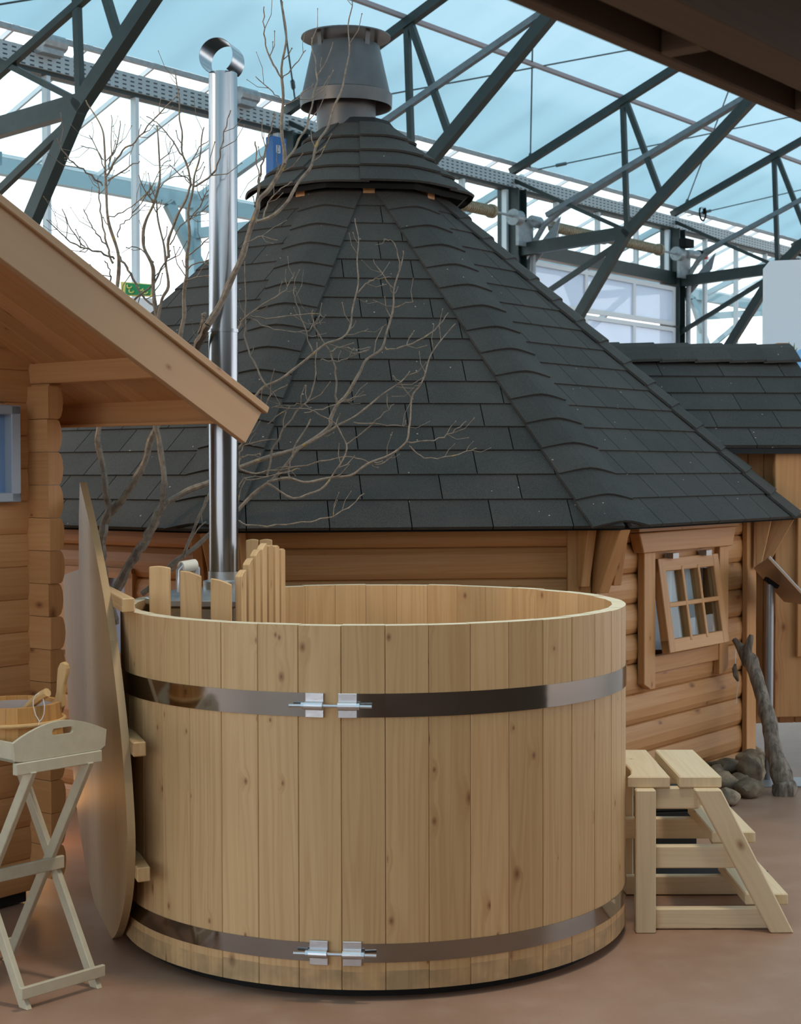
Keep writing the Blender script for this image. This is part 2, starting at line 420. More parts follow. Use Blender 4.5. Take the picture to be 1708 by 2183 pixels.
# ---- trusses
def truss(k, label):
    s = 3.6*k; e = empty('roof_truss', G(s, 0, 0), label, 'truss', 'green lattice trusses of the greenhouse')
    def m(name, a, b, w, h, mat='green', ds=0.):
        MB().bar(G(s+ds, *a), G(s+ds, *b), U, w, h).build(name, mat, e)
    m('top_chord', (0, 4.70), (6.5, 7.36), .07, .075)
    m('lower_brace', (.05, 2.0), (1.42, 3.95), .085, .10)
    m('lower_chord', (1.39, 3.91), (4.45, 6.50), .085, .10)
    m('rail', (.45, 4.2), (2.78, 5.14), .05, .05, 'green' if k == -2 else 'railp')
    m('tie', (.06, 3.86), (1.42, 3.93), .08, .13)
    m('strut', (1.36, 5.22), (1.41, 3.97), .045, .05)
    m('strut', (1.40, 5.24), (1.78, 4.30), .045, .055)
    m('strut', (.10, 3.22), (1.26, 3.80), .045, .05)
    m('strut', (0., 4.63), (1.38, 3.96), .04, .04)
    m('strut', (2.75, 5.8), (2.80, 5.1), .045, .05)
    MB().box(G(s, -.02, 2.26), U*.08, N*.1, Z*2.26).build('column', 'greenc', e)
    for q in (-1, 1): MB().box(G(s+q*.075, .02, 2.26), U*.008, N*.13, Z*2.25).build('flange', 'green', e)
    return e
for k, lb in ((-2, 'nearest green lattice truss, cut by the left edge above the sauna cabin roof'), (-1, 'green lattice truss right behind the smoke hat of the hut'),
              (0, 'green lattice truss rising from the left post of the overhead door'), (1, 'green lattice truss rising from the right post of the overhead door'), (2, 'farthest green lattice truss at the right edge')):
    truss(k, lb)
# tension wires in the roof
wr = [((.3, .05), (-2.2, 1.7)), ((.45, .05), (3.3, 2.15)), ((3.87, .02), (1.3, 1.9)), ((4.1, -.05), (6.9, 2.1)), ((-3.57, .09), (-5.6, 1.65)), ((-3.2, .1), (-.3, 2.2)), ((-7.2, .0), (-4.2, 2.2)), ((7.4, .05), (5.0, 1.9))]
for i, (a, b) in enumerate(wr):
    w = MB().tube([G(a[0], a[1], 4.77+.41*a[1]), G(b[0], b[1], 4.77+.41*b[1])], .008, 6)
    m = np.array(G(a[0], a[1], 4.77+.41*a[1])); d = unit(np.array(G(b[0], b[1], 4.77+.41*b[1]))-m)
    w.tube([m+d*.22, m+d*.34], .02, 6)
    tag(w.build('bracing_wire', 'wire'), ['thin bracing wire running up left above the hut roof', 'thin bracing wire running up right from the left door post', 'thin bracing wire leaning up left from the right door post', 'thin bracing wire running up right from the right door post', 'thin bracing wire left of the smoke hat', 'thin bracing wire right of the smoke hat', 'thin bracing wire in the top left corner', 'thin bracing wire at the right edge under the cloth'][i], 'wire', 'bracing wires under the shade cloth')

# ---- glazed wall in the gutter line
wb = empty('wall_back', G(0, 0, 0), 'glazed greenhouse wall with slim grey bars', 'wall', kind='structure')
pane_me = None
def pane(name, c, du, dv, dn, mat, par):
    return MB().box(c, du, dv, dn).build(name, mat, par)
for k in (-3, -2, -1, 0, 1, 2, 3):
    for j in range(4):
        s0 = 3.6*k + .9*j; lo = 3.98 if k == 0 else .05
        if j: MB().box(G(s0, 0, (lo+4.5)/2), U*.018, N*.03, Z*(4.5-lo)/2).build('glazing_bar', 'bar', wb)
        MB().box(G(s0+.45, -.01, (lo+4.5)/2), U*.43, N*.004, Z*(4.5-lo)/2).build('pane', 'glass', wb)
    for q in (.11, 3.49): MB().box(G(3.6*k+q, 0, (lo+4.5)/2), U*.02, N*.03, Z*(4.5-lo)/2).build('glazing_bar', 'bar', wb)

# ---- outer glass roof running down to the eave, outer columns and braces
orf = empty('ceiling_outer', G(0, -1, 4.4), 'sloping outer glass roof with pale rafters', 'roof', kind='structure')
for i in range(-16, 24):
    s0 = .72*i + .02
    MB().bar(G(s0, .9, 4.93+.37), G(s0, -1.7, 4.93-.70), U, .022, .04).build('rafter', 'bar', orf)
    MB().bar(G(s0+.36, .9, 4.96+.37), G(s0+.36, -1.7, 4.96-.70), U, .69, .006).build('pane', 'glass', orf)
MB().bar(G(-13, -1.7, 4.16), G(18, -1.7, 4.16), N, .10, .14).build('eave_beam', 'outbar', orf)
MB().bar(G(-13, -1.76, 4.26), G(18, -1.76, 4.26), N, .14, .03).build('eave_gutter', 'bar', orf)
for k in range(-3, 5):
    s = 3.6*k + .55; e = empty('outer_frame', G(s, -1.7, 0), 'pale blue outer column with braces, seen through the glass wall, number %d from the left' % (k+4), 'frame', 'outer columns beyond the glass wall')
    e['label'] = ['pale outer column with braces beyond the glass, off to the far left', 'pale outer column with braces beyond the glass at the left edge', 'pale outer column with braces behind the flue pipe', 'pale outer column with braces hidden behind the hut roof', 'pale outer column with braces behind the overhead door', 'pale outer column with braces right of the overhead door', 'pale outer column with braces behind the white panel', 'pale outer column with braces off to the far right'][k+3]
    MB().box(G(s, -1.7, 2.05), U*.05, N*.06, Z*2.05).build('column', 'outbar', e)
    MB().bar(G(s-.35, -1.68, 4.1), G(s+.75, -1.68, 2.6), N, .06, .12).build('brace', 'outbar', e)
    MB().bar(G(s, -1.66, 3.85), G(s, -.12, 3.85), U, .06, .1).build('tie', 'outbar', e)
    MB().bar(G(s, -1.66, 3.3), G(s, -.9, 3.85), U, .05, .07).build('brace', 'outbar', e)
    MB().bar(G(s, -1.6, 4.2), G(s, -.2, 4.75), U, .06, .08).build('tie', 'outbar', e)

# ---- overhead sectional door between two posts
d1 = empty('door_1', G(1.8, .1, 0), 'white framed overhead sectional door with milky panes', 'door', kind='structure')
zt = 3.80
for r in range(7):
    z0, z1 = zt-.5*(r+1)+.012, zt-.5*r-.012
    for z in (z0+.025, z1-.025): MB().bar(G(.22, .08, z), G(3.52, .08, z), N, .045, .05).build('panel_rail', 'whitepanel', d1)
    for s in (.25, 1.39, 2.49, 3.49): MB().box(G(s, .08, (z0+z1)/2), U*.03, N*.022, Z*((z1-z0)/2-.05)).build('panel_stile', 'whitepanel', d1)
    for s, w in ((.82, .54), (1.94, .52), (2.99, .47)): MB().box(G(s, .08, (z0+z1)/2), U*w, N*.008, Z*((z1-z0)/2-.05)).build('pane', 'frost', d1)
MB().bar(G(0, .06, 3.90), G(3.6, .06, 3.90), N, .1, .15).build('lintel', 'green', d1)
for s in (-3.6+.12, .12, 3.66):
    tr = [G(s, .2, 2.0), G(s, .2, 3.7), G(s, .22, 3.95), G(s, .34, 4.12), G(s, .55, 4.25), G(s, 2.6, 5.10), G(s, 3.6, 5.5)]
    if s > -1: MB().tube(tr, .032, 8).build('track', 'galv', d1, smooth=True)
def spring(s0, s1, z):
    MB().tube([G(s0, .25, z), G(s1, .25, z)], .055, 14).build('spring', 'rust', d1, smooth=True)
    mb = MB()
    for i in range(int((s1-s0)/.035)):
        s = s0+.035*(i+.5); mb.tube([G(s-.009, .25, z), G(s+.009, .25, z)], .06, 14)
    mb.build('spring_coil', 'rust', d1)['kind'] = 'stuff'
    MB().tube([G(s1-.02, .25, z), G(s1+.03, .25, z)], .072, 16).build('spring_collar', 'rust', d1)
spring(-2.6, -.74, 4.17); spring(.42, 1.5, 4.15); spring(1.55, 2.80, 4.16)
MB().tube([G(-2.6, .25, 4.17), G(0.15, .25, 4.17)], .014, 8).build('shaft', 'galv', d1); MB().tube([G(.3, .25, 4.155), G(3.75, .25, 4.155)], .014, 8).build('shaft', 'galv', d1)
for s in (-.28, 3.30):
    for a, r in ((0, .075), (.02, .07), (.10, .07), (.12, .085)):
        MB().lathe_axis = None
    MB().tube([G(s-.06, .25, 4.16), G(s-.05, .25, 4.16), G(s-.05, .25, 4.16), G(s+.05, .25, 4.16), G(s+.06, .25, 4.16)], [.085, .085, .07, .07, .08], 18).build('cable_drum', 'galv', d1)
    MB().box(G(s+.24, .2, 4.02), U*.14, N*.02, Z*.13).build('bearing_plate', 'galv', d1)
    MB().prism([G(s+.40, .1, 3.75), G(s+.40, .55, 4.2), G(s+.40, .5, 4.0), G(s+.40, .1, 3.6)], U*.01).build('bearing_plate', 'galv', d1)
MB().tube([G(3.46, .27, 4.18), G(3.78, .27, 4.20)], .05, 12).build('motor', 'galv', d1)
MB().box(G(3.42, .3, 4.30), U*.10, N*.05, Z*.05).build('motor_box', 'black', d1)
MB().tube([G(3.78, .27, 4.20), G(3.88, .27, 4.205)], .062, 12).build('motor_cap', 'black', d1)
MB().box(G(3.90, .30, 4.205), U*.02, N*.04, Z*.05).build('motor_light', 'red', d1)
for ds in (0, .03): MB().tube([G(3.8+ds, .33, 4.14), G(3.8+ds, .33, 2.0)], .006, 5).build('pull_chain', 'galv', d1)
MB().tube([G(.02, .25, 4.16), G(.16, .25, 4.16)], .065, 12).build('motor', 'galv', d1)

# ---- things fixed to the wall
bx = empty('control_box', G(-3.92, .15, 4.2), 'blue enamel control box with white lamps on the post behind the hut roof', 'control box')
MB().box(G(-3.90, .16, 4.22), U*.085, N*.05, Z*.19).build('housing', 'blue', bx, bev=.008)
for i, z in enumerate((4.35, 4.305, 4.25)): MB().tube([G(-3.86, .212, z), G(-3.86, .222, z)], .011, 8).build('indicator', 'labelw', bx)
for (a, b, c, d) in ((-3.95, 4.30, .004, .03), (-3.91, 4.30, .004, .03), (-3.93, 4.33, .022, .003), (-3.93, 4.27, .022, .003), (-3.93, 4.30, .004, .018)):
    MB().box(G(a, .212, b), U*c, N*.002, Z*d).build('print', 'labelw', bx)
def loop_cable(c, r, label, n=1.6):
    pts = [c + U*r*math.cos(t*.25)*.8 + Z*r*math.sin(t*.25) + N*(.01*t*.1) for t in range(int(25*n))]
    tag(MB().tube(pts, .012, 6).build('cable_coil', 'black'), label, 'cable')
loop_cable(G(-3.45, .15, 4.42), .11, 'black cable coiled on the post left of the hut peak')
loop_cable(G(4.2, .1, 4.78), .09, 'black cable coiled above the right door post', 1.2)
for i, (s, lb) in enumerate(((-6.35, 'grey drive motor on the gutter beam at top left'), (-4.23, 'grey drive motor on the gutter beam right of the flue cowl'))):
    e = empty('vent_motor', G(s, .1, 4.7), lb, 'motor', 'grey vent motors on the gutter beam')
    MB().tube([G(s-.1, .12, 4.72), G(s+.12, .12, 4.72)], .06, 10).build('motor', 'galv', e)
    MB().box(G(s, .1, 4.66), U*.1, N*.05, Z*.03).build('bracket', 'galv', e)
    MB().tube([G(s+.1+.05*math.cos(a*.4), .13, 4.70+.07*math.sin(a*.4)) for a in range(12)], .006, 5).build('cable', 'wire', e)

# bare trees outside the glass on the right
def rnd_tree(base, h, seed, name, label, mat, par=None):
    rg = random.Random(seed); e = empty(name, base, label, 'tree', 'pale bare trees outside'); 
    mb = MB()
    def br(p, d, L, r, lv):
        pts = [p]; q = p
        for i in range(4):
            d = unit(d + np.array([rg.uniform(-.18, .18), rg.uniform(-.18, .18), rg.uniform(-.05, .15)])); q = q + d*L/4; pts.append(q)
        mb.tube(pts, [r*(1-.16*i) for i in range(5)], 5)
        if lv:
            for i in range(4):
                k = rg.choice((2, 3, 4)); a = rg.uniform(0, 2*PI); nd = unit(d + .8*np.array([math.cos(a), math.sin(a), .3]))
                br(pts[k], nd, L*rg.uniform(.5, .75), r*.5, lv-1)
    br(np.array(base, float), V(0, 0, 1), h*.45, h*.014, 4)
    mb.build('branches', mat, e); return e
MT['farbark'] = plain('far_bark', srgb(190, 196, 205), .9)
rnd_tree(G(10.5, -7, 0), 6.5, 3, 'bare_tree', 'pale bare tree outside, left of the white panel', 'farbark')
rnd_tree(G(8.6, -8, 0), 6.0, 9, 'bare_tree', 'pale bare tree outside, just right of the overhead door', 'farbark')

# ================================================================== GRILL HUT
hut = empty('grill_hut', K, 'octagonal log grill hut with black shingle roof', 'hut')
def VK(k, R, z=0.): a = ROT + k*PI/4; return K + V(R*math.cos(a), R*math.sin(a), z)
APEX = K + V(0, 0, HA)
SL = math.hypot(RE*math.cos(PI/8), HA-HE); KTOP = 1 - .50/RE
# solid roof deck
rf = MB(); ring0 = [VK(k, RE-.02, HE-.03) for k in range(8)]; ring1 = [VK(k, .42, HA-(HA-HE)*.42/RE-.012) for k in range(8)]
rf.add(ring0+ring1+[K+V(0, 0, HE-.03)], [(k, (k+1) % 8, (k+1) % 8+8, k+8) for k in range(8)] + [tuple(range(15, 7, -1))] + [((k+1) % 8, k, 16) for k in range(8)])
roof = rf.build('roof', 'felt', hut)
def clip_poly(poly, a, b, c):   # keep a*x+b*y<=c
    out = []
    for i in range(len(poly)):
        p, q = poly[i], poly[(i+1) % len(poly)]; dp, dq = a*p[0]+b*p[1]-c, a*q[0]+b*q[1]-c
        if dp <= 0: out.append(p)
        if (dp < 0) != (dq < 0): t = dp/(dp-dq); out.append((p[0]+t*(q[0]-p[0]), p[1]+t*(q[1]-p[1])))
    return out
def shingle_piece(mb, poly, frame, rowy, exp, th):
    O, ex, ey, ez = frame
    top, bot = [], []
    for x, y in poly:
        f = min(1, max(0, 1-(y-rowy)/(exp)))          # 1 at the lower edge
        h = .003 + th*f
        p = O + ex*x + ey*y; top.append(p+ez*h); bot.append(p-ez*.006)
    n = len(poly)
    nn = sum((np.cross(top[i]-top[0], top[(i+1) % n]-top[0]) for i in range(n)), np.zeros(3))
    fs = [tuple(range(n))] + [(i, i+n, (i+1) % n+n, (i+1) % n) for i in range(n)] + [tuple(range(2*n-1, n-1, -1))]
    if nn @ ez < 0: fs = [f[::-1] for f in fs]
    mb.add(top+bot, fs)
def face_shingles(k, tab, stuff=False):
    a, b = VK(k, RE, HE), VK(k+1, RE, HE); mid = (a+b)/2; ex = unit(b-a); ey = unit(APEX-mid); ez = np.cross(ex, ey)
    hw = np.linalg.norm(b-a)/2; exp = .1475; rg = random.Random(100+k); big = MB(); gap = .0024
    for r in range(17):
        y0 = r*exp - .012; y1 = y0 + exp + .012
        off = (r % 2)*tab*.5 + rg.uniform(-.06, .06)
        j = -8
        while j < 9:
            w = tab; x0 = j*tab + off; x1 = x0 + w; j += 1
            pl = [(x0+gap, y0), (x1-gap, y0), (x1-gap, y1), (x0+gap, y1)]
            if r == 0: pl = [(q[0], q[1]-.012) for q in pl[:2]] + pl[2:]
            m = hw/SL
            pl = clip_poly(pl, 1, m, hw-.008); 
            if len(pl) > 2: pl = clip_poly(pl, -1, m, hw-.008)
            if len(pl) > 2: pl = clip_poly(pl, 0, 1, SL*KTOP)
            if len(pl) < 3: continue
            area = abs(sum(pl[i][0]*pl[(i+1) % len(pl)][1]-pl[(i+1) % len(pl)][0]*pl[i][1] for i in range(len(pl))))/2
            if area < .0012: continue
            mb = big if stuff else MB()
            shingle_piece(mb, pl, (mid, ex, ey, ez), y0, exp, .0075)
            if not stuff: mb.build('shingle', 'shingle', roof)
    if stuff: big.build('shingle_courses', 'shingle', roof)['kind'] = 'stuff'
face_shingles(-1, .335); face_shingles(0, .27); face_shingles(-2, .30)
for k in (1, 2, 3, 4, 5): face_shingles(k, .30, True)
def hip_caps(k, base, tip, rows, exp, w, parent, nbr=1., raise0=.006, name='hip_shingle', skew=.0):
    # shingles folded over the hip that runs from base to tip
    e = unit(tip-base); L = np.linalg.norm(tip-base)
    aL, aR = VK(k-1, RE, HE), VK(k+1, RE, HE); b0 = VK(k, RE, HE)
    fl = unit((aL-b0) - e*((aL-b0) @ e)); fr = unit((aR-b0) - e*((aR-b0) @ e))
    lat = unit(fr-fl); drop = unit(fl+fr); ct = fr @ lat; st = fr @ drop
    up = -drop
    for r in range(rows):
        s0 = r*exp; s1 = min(L-.01, s0+exp+.012)
        if s0 > L-.04: break
        vs = []; n = 9
        for (s, h) in ((s0, raise0+.009), (s1, raise0*.5)):
            for j in range(n):
                a = -1 + 2*j/(n-1); g = math.sqrt(a*a+.16)-.4
                ss = s - (skew*(abs(a)) if s == s0 else 0)
                vs.append(base + e*ss + lat*a*w*ct + drop*g*w*st + up*h*(1-.35*abs(a)))
        low = [p - up*.012 for p in vs]
        fs = [(j, j+1, n+j+1, n+j) for j in range(n-1)]
        m = 2*n
        fs += [(j+1, j, m+j, m+j+1) for j in range(n-1)] + [(n-1, m+n-1, m+2*n-1, 2*n-1), (0, n, m+n, m)]
        # orient outwards
        q = np.cross(np.array(vs[1])-vs[0], np.array(vs[n])-vs[0])
        if q @ up < 0: fs = [f[::-1] for f in fs]
        MB().add(vs+low, fs).build(name, 'shingle', parent, smooth=False)
for k in (-1, 0, 1):
    base = VK(k, RE+.004, HE+.002); tip = VK(k, .46, HA-(HA-HE)*.46/RE)
    hip_caps(k, base, tip, 17, .1635*1.0, .155, roof)
# upper skirt roof under the smoke hat
SK = [(.60, 2.965), (.22, 3.315), (.165, 3.385)]
sk = MB(); vs = []
for R, z in SK: vs += [VK(k, R, z) for k in range(8)]
vs += [VK(k, .57, 2.945) for k in range(8)] + [VK(k, .16, 3.34) for k in range(8)]
fs = [(r*8+k, r*8+(k+1) % 8, (r+1)*8+(k+1) % 8, (r+1)*8+k) for r in range(2) for k in range(8)] + [(24+(k+1) % 8, 24+k, 32+k, 32+(k+1) % 8) for k in range(8)] + [((k+1) % 8, k, 24+k, 24+(k+1) % 8) for k in range(8)]
sk.add(vs, fs); skirt = sk.build('cap_roof', 'felt', hut)
for k in range(8):     # wooden blocks holding the cap roof up
    p = VK(k+.5, .43, 2.98); MB().box(p, unit(VK(k+.5, 1)-K)*.05, np.cross(Z, unit(VK(k+.5, 1)-K))*.03, Z*.05).build('block', 'hut', skirt, grain=Z)
def skirt_caps():
    for k in range(-2, 3):
        base = VK(k, .615, 2.955); tip = VK(k, .20, 3.335)
        e = unit(tip-base); L = np.linalg.norm(tip-base); exp = L/4
        wd, lift = (1.28, .007) if k % 2 == 0 else (.98, 0.)
        for r in range(4):
            s0, s1 = r*exp, (r+1)*exp+.012; vs = []; n = 9
            for s, h in ((s0, .024), (s1, .006)):
                R = .615-(.615-.20)*s/L; wR = R*math.sin(PI/8)*1.02
                p = base + e*s; rad = unit(V(p[0]-K[0], p[1]-K[1], 0)); tan = np.cross(Z, rad)
                for j in range(n):
                    a = -1+2*j/(n-1); g = math.sqrt(a*a+.12)-.3464
                    # lies on the two neighbouring faces, bent round the hip
                    rr = R*(math.cos(PI/8))/max(math.cos(PI/8-abs(a)*PI/8), .2)
                    q = p + tan*a*wd*wR*.924 - rad*(g*wd*wR*.383*1.1) + (rad*.6+Z*.8)*(h+lift)
                    vs.append(q)
            low = [q-(rad*.6+Z*.8)*.012 for q in vs]; m = 2*n
            fs = [(j, j+1, n+j+1, n+j) for j in range(n-1)] + [(j+1, j, m+j, m+j+1) for j in range(n-1)] + [(n-1, m+n-1, m+2*n-1, 2*n-1), (0, n, m+n, m)]
            q = np.cross(vs[1]-vs[0], vs[n]-vs[0])
            if q @ Z < 0: fs = [f[::-1] for f in fs]
            MB().add(vs+low, fs).build('shingle', 'shingle', skirt)
skirt_caps()
# smoke hat
cx = V(-.285, 8.60, 0)
MB().lathe(cx, [(.158, 3.30), (.158, 3.50), (.15, 3.50), (.15, 3.30)], 36, True).build('chimney_pipe', 'hat', hut, smooth=True)
MB().lathe(cx, [(.245, 3.462), (.247, 3.53), (.236, 3.537), (.179, 3.79), (.173, 3.79), (.230, 3.535), (.240, 3.465)], 48, True).build('smoke_hat', 'hat', hut, smooth=True)
MB().lathe(cx, [(.0, 3.875), (.12, 3.862), (.238, 3.84), (.240, 3.832), (.235, 3.832), (.12, 3.85), (.0, 3.862)], 48).build('rain_disc', 'hat', hut, smooth=True)
for a in (.6, 2.2, 3.9, 5.4):
    d = V(math.cos(a), math.sin(a), 0); MB().bar(cx+d*.175+Z*3.70, cx+d*.19+Z*3.845, np.cross(d, Z), .03, .004).build('strap', 'hat', hut)

# walls
def hut_wall(k, gaps=None, zs=None):
    a, b = VK(k, RW), VK(k+1, RW); d = unit(b-a); L = np.linalg.norm(b-a); n = V(d[1], -d[0], 0)
    hh = .136
    for r in range(10):
        z0 = -.026 + .136*r if r else .0; z1 = min(-.026+.136*(r+1), 1.285)
        segs = [(0.02, L-.02)]
        if gaps and z1 > gaps[2]+.02 and z0 < gaps[3]-.02: segs = [(.02, gaps[0]), (gaps[1], L-.02)]
        for s0, s1 in segs:
            zc, hz = (z0+z1)/2, (z1-z0)/2
            prof = [(-.05, -hz), (-.004, -hz), (.006, -hz*.93), (.017, -hz*.6), (.021, 0), (.017, hz*.6), (.006, hz*.93), (-.004, hz), (-.05, hz)]
            MB().prism([a + d*s0 + n*(o) + Z*(zc+z) for o, z in prof], d*(s1-s0)).build('log', 'hut', hut, grain=d)
    return a, d, n, L
for k in (2, 3, 4, 5):
    a, b = VK(k, RW), VK(k+1, RW); d = unit(b-a); n = V(d[1], -d[0], 0)
    MB().box((a+b)/2+Z*.64-n*.02, d*np.linalg.norm(b-a)/2, n*.03, Z*.64).build('wall_panel', 'hut', hut, grain=d)
hut_wall(-1)
a1, d1v, n1, L1 = hut_wall(0, (.50, 1.145, .68, 1.14))
hut_wall(-2, (.62, 1.02, .72, 1.06)); 
a_, d_, n_, L_ = VK(1, RW), unit(VK(2, RW)-VK(1, RW)), None, 1.561
hut_wall(1, (.25, 1.3, .1, 1.3))
# corner boards and eave brackets
for k in (-2, -1, 0, 1, 2):
    p = VK(k, RW+.015); dl = unit(VK(k-1, RW)-p); dr = unit(VK(k+1, RW)-p); rad = unit(V(p[0]-K[0], p[1]-K[1], 0))
    for dd in (dl, dr):
        nn = np.cross(dd, Z); nn = nn if nn @ rad > 0 else -nn
        MB().box(p + dd*.052 + nn*.02 + Z*.645, dd*.05, nn*.014, Z*.645).build('corner_board', 'hut', hut, grain=Z, bev=.003)
    MB().prism([p+rad*.02+Z*1.01, p+rad*.065+Z*1.0, p+rad*.215+Z*1.275, p+rad*.02+Z*1.275], np.cross(Z, rad)*.055).build('eave_bracket', 'hut', hut, grain=rad*.5+Z, bev=.003)
    tg = np.cross(Z, rad)
    for q in (-1, 1): MB().prism([p+rad*.03+tg*q*.085+Z*1.03, p+rad*.055+tg*q*.085+Z*1.03, p+rad*.11+tg*q*.085+Z*1.285, p+rad*.03+tg*q*.085+Z*1.285], tg*.045).build('eave_bracket', 'hut', hut, grain=Z, bev=.003)
# soffit boards under the eaves are the roof deck; top plate
for k in (-2, -1, 0, 1):
    a, b = VK(k, RW), VK(k+1, RW); d = unit(b-a); n = V(d[1], -d[0], 0)
# window in the right wall
def W0(s, z, o=0.): return a1 + d1v*s + n1*(o) + Z*z
win = MB().box(W0(.822, .90, -.16), d1v*.30, n1*.01, Z*.22).build('window', 'dark', hut)  # near-black panel stands in for the unlit inside of the hut
def wpart(name, s0, s1, z0, z1, o0, o1, mat='hut', g=None, bev=.003):
    return MB().box(W0((s0+s1)/2, (z0+z1)/2, (o0+o1)/2), d1v*(s1-s0)/2, n1*(o1-o0)/2, Z*(z1-z0)/2).build(name, mat, win, grain=(Z if g is None else g), bev=bev)
MB().prism([W0(.32, 1.245, .02), W0(.36, 1.155, .02), W0(1.24, 1.155, .02), W0(1.285, 1.25, .02)], n1*.055).build('window_header', 'hut', win, grain=d1v, bev=.004)
wpart('header_drip', .30, 1.29, 1.25, 1.268, .02, .085, g=d1v)
MB().prism([W0(.40, 1.155, .02), W0(.503, 1.155, .02), W0(.503, .535, .02), W0(.46, .535, .02), W0(.40, .565, .02)], n1*.035).build('window_trim', 'hut', win, grain=Z, bev=.003)
MB().prism([W0(1.145, 1.155, .02), W0(1.24, 1.155, .02), W0(1.24, .565, .02), W0(1.19, .535, .02), W0(1.145, .535, .02)], n1*.035).build('window_trim', 'hut', win, grain=Z, bev=.003)
wpart('window_sill', .503, 1.145, .605, .682, .02, .05, g=d1v)
wpart('window_jamb', .50, .52, .68, 1.14, -.05, .03); wpart('window_jamb', 1.125, 1.145, .68, 1.14, -.05, .03)
wpart('window_jamb', .503, 1.145, 1.115, 1.155, -.05, .03, g=d1v)
# sash hinged at the top, its lower edge swung out
def SS(s, q, o=0.):   # q: 0 at the top hinge, 1 at the bottom
    return W0(.525+s, 1.12-q*.425, .035+q*.062+o)
sash_n = unit(np.cross(d1v, SS(0, 1)-SS(0, 0)));  sash_n = sash_n if sash_n @ n1 > 0 else -sash_n
sd = unit(SS(0, 1)-SS(0, 0))
def sbar(name, s0, q0, s1, q1, w, h, mat='hut', par=None):
    return MB().bar(SS(s0, q0), SS(s1, q1), sash_n, h, w).build(name, mat, par or win, grain=SS(s1, q1)-SS(s0, q0), bev=.003)
sash = sbar('sash', .0, .07, .60, .07, .06, .04)
sbar('sash_rail', .0, .93, .60, .93, .06, .04); sbar('sash_stile', .03, 0.0, .03, 1.0, .06, .042); sbar('sash_stile', .57, 0.0, .57, 1.0, .06, .042)
for s in (.22, .38): sbar('muntin', s, .1, s, .9, .022, .046)
sbar('muntin', .05, .5, .55, .5, .022, .044)
for s0, s1 in ((.06, .21), (.23, .37), (.39, .54)):
    for q0, q1 in ((.13, .48), (.52, .87)):
        c = (SS(s0, q0)+SS(s1, q1))/2; MB().box(c, d1v*(s1-s0)/2, sd*(q1-q0)*.215, sash_n*.002).build('pane', 'glass', win)
for s in (.12, .45): MB().box(SS(s, 0, .03)+Z*.012, d1v*.028, n1*.018, Z*.012).build('hinge', 'hinge', win)
cu = MB(); n = 40
pts = [W0(.53+.58*i/n, 0, -.03+.014*math.sin(i*1.15)) for i in range(n+1)]
cu.add([p+Z*.69 for p in pts]+[p+Z*1.12 for p in pts], [(i, i+1, n+2+i, n+1+i) for i in range(n)]); cu.build('curtain', 'curtain', win, smooth=True)
# window in the far left wall with its pale glint put into the pane colour
aL, dL = VK(-2, RW), unit(VK(-1, RW)-VK(-2, RW)); nL = V(dL[1], -dL[0], 0)
w2 = MB().box(aL+dL*.82+Z*.89-nL*.02, dL*.2, nL*.004, Z*.17).build('window', plain('glint_pane', srgb(150, 175, 215), .1), hut)
for s, w, h in ((.60, .025, .19), (.82, .015, .17), (1.04, .025, .19)): MB().box(aL+dL*s+Z*.89+nL*.01, dL*w, nL*.025, Z*h).build('window_trim', 'hut', w2, grain=Z)
for z in (.70, 1.08): MB().box(aL+dL*.82+Z*z+nL*.01, dL*.24, nL*.025, Z*.022).build('window_trim', 'hut', w2, grain=dL)

# porch on the entrance side
am = ROT + 1.5*PI/4; PX = V(math.cos(am), math.sin(am), 0); PY = V(-PX[1], PX[0], 0)   # out of the hut / along the wall (away)
RA = RW*math.cos(PI/8)
def PO(x, y, z): return K + PX*(RA+x) + PY*y + Z*z
RZ, EZ, HWD = 2.205, 1.655, .78
rise = RZ-EZ
pr = MB()
for sgn in (-1, 1):
    pr.prism([PO(-1.25, 0, RZ-.02), PO(.50, 0, RZ-.02), PO(.50, sgn*HWD, EZ-.02), PO(-1.25, sgn*HWD, EZ-.02)], -Z*.03)
proof = pr.build('porch_roof', 'felt', hut)
def porch_shingles(sgn):
    ex, ey = (PX if sgn < 0 else -PX), unit(PO(0, 0, RZ)-PO(0, sgn*HWD, EZ)); ez = np.cross(ex, ey)
    O = PO(-.30, sgn*HWD, EZ-.01); S = math.hypot(HWD, rise); exp = .165; rg = random.Random(5)
    for r in range(6):
        y0 = r*exp-.01; tab = .34; off = (r % 2)*.17+rg.uniform(-.03, .03)
        for j in range(-4, 5):
            x0, x1 = j*tab+off, (j+1)*tab+off
            if sgn > 0: x0, x1 = x0-.6, x1-.6
            pl = [(x0+.002, y0), (x1-.002, y0), (x1-.002, y0+exp+.012), (x0+.002, y0+exp+.012)]
            lim = (-.95, .815)
            pl = clip_poly(pl, 1, 0, lim[1]); pl = clip_poly(pl, -1, 0, -lim[0]) if len(pl) > 2 else []
            pl = clip_poly(pl, 0, 1, S-.0) if len(pl) > 2 else []
            if len(pl) < 3: continue
            mb = MB(); shingle_piece(mb, pl, (O, ex, ey, ez), y0, exp, .009); mb.build('shingle', 'shingle', proof)
porch_shingles(-1)
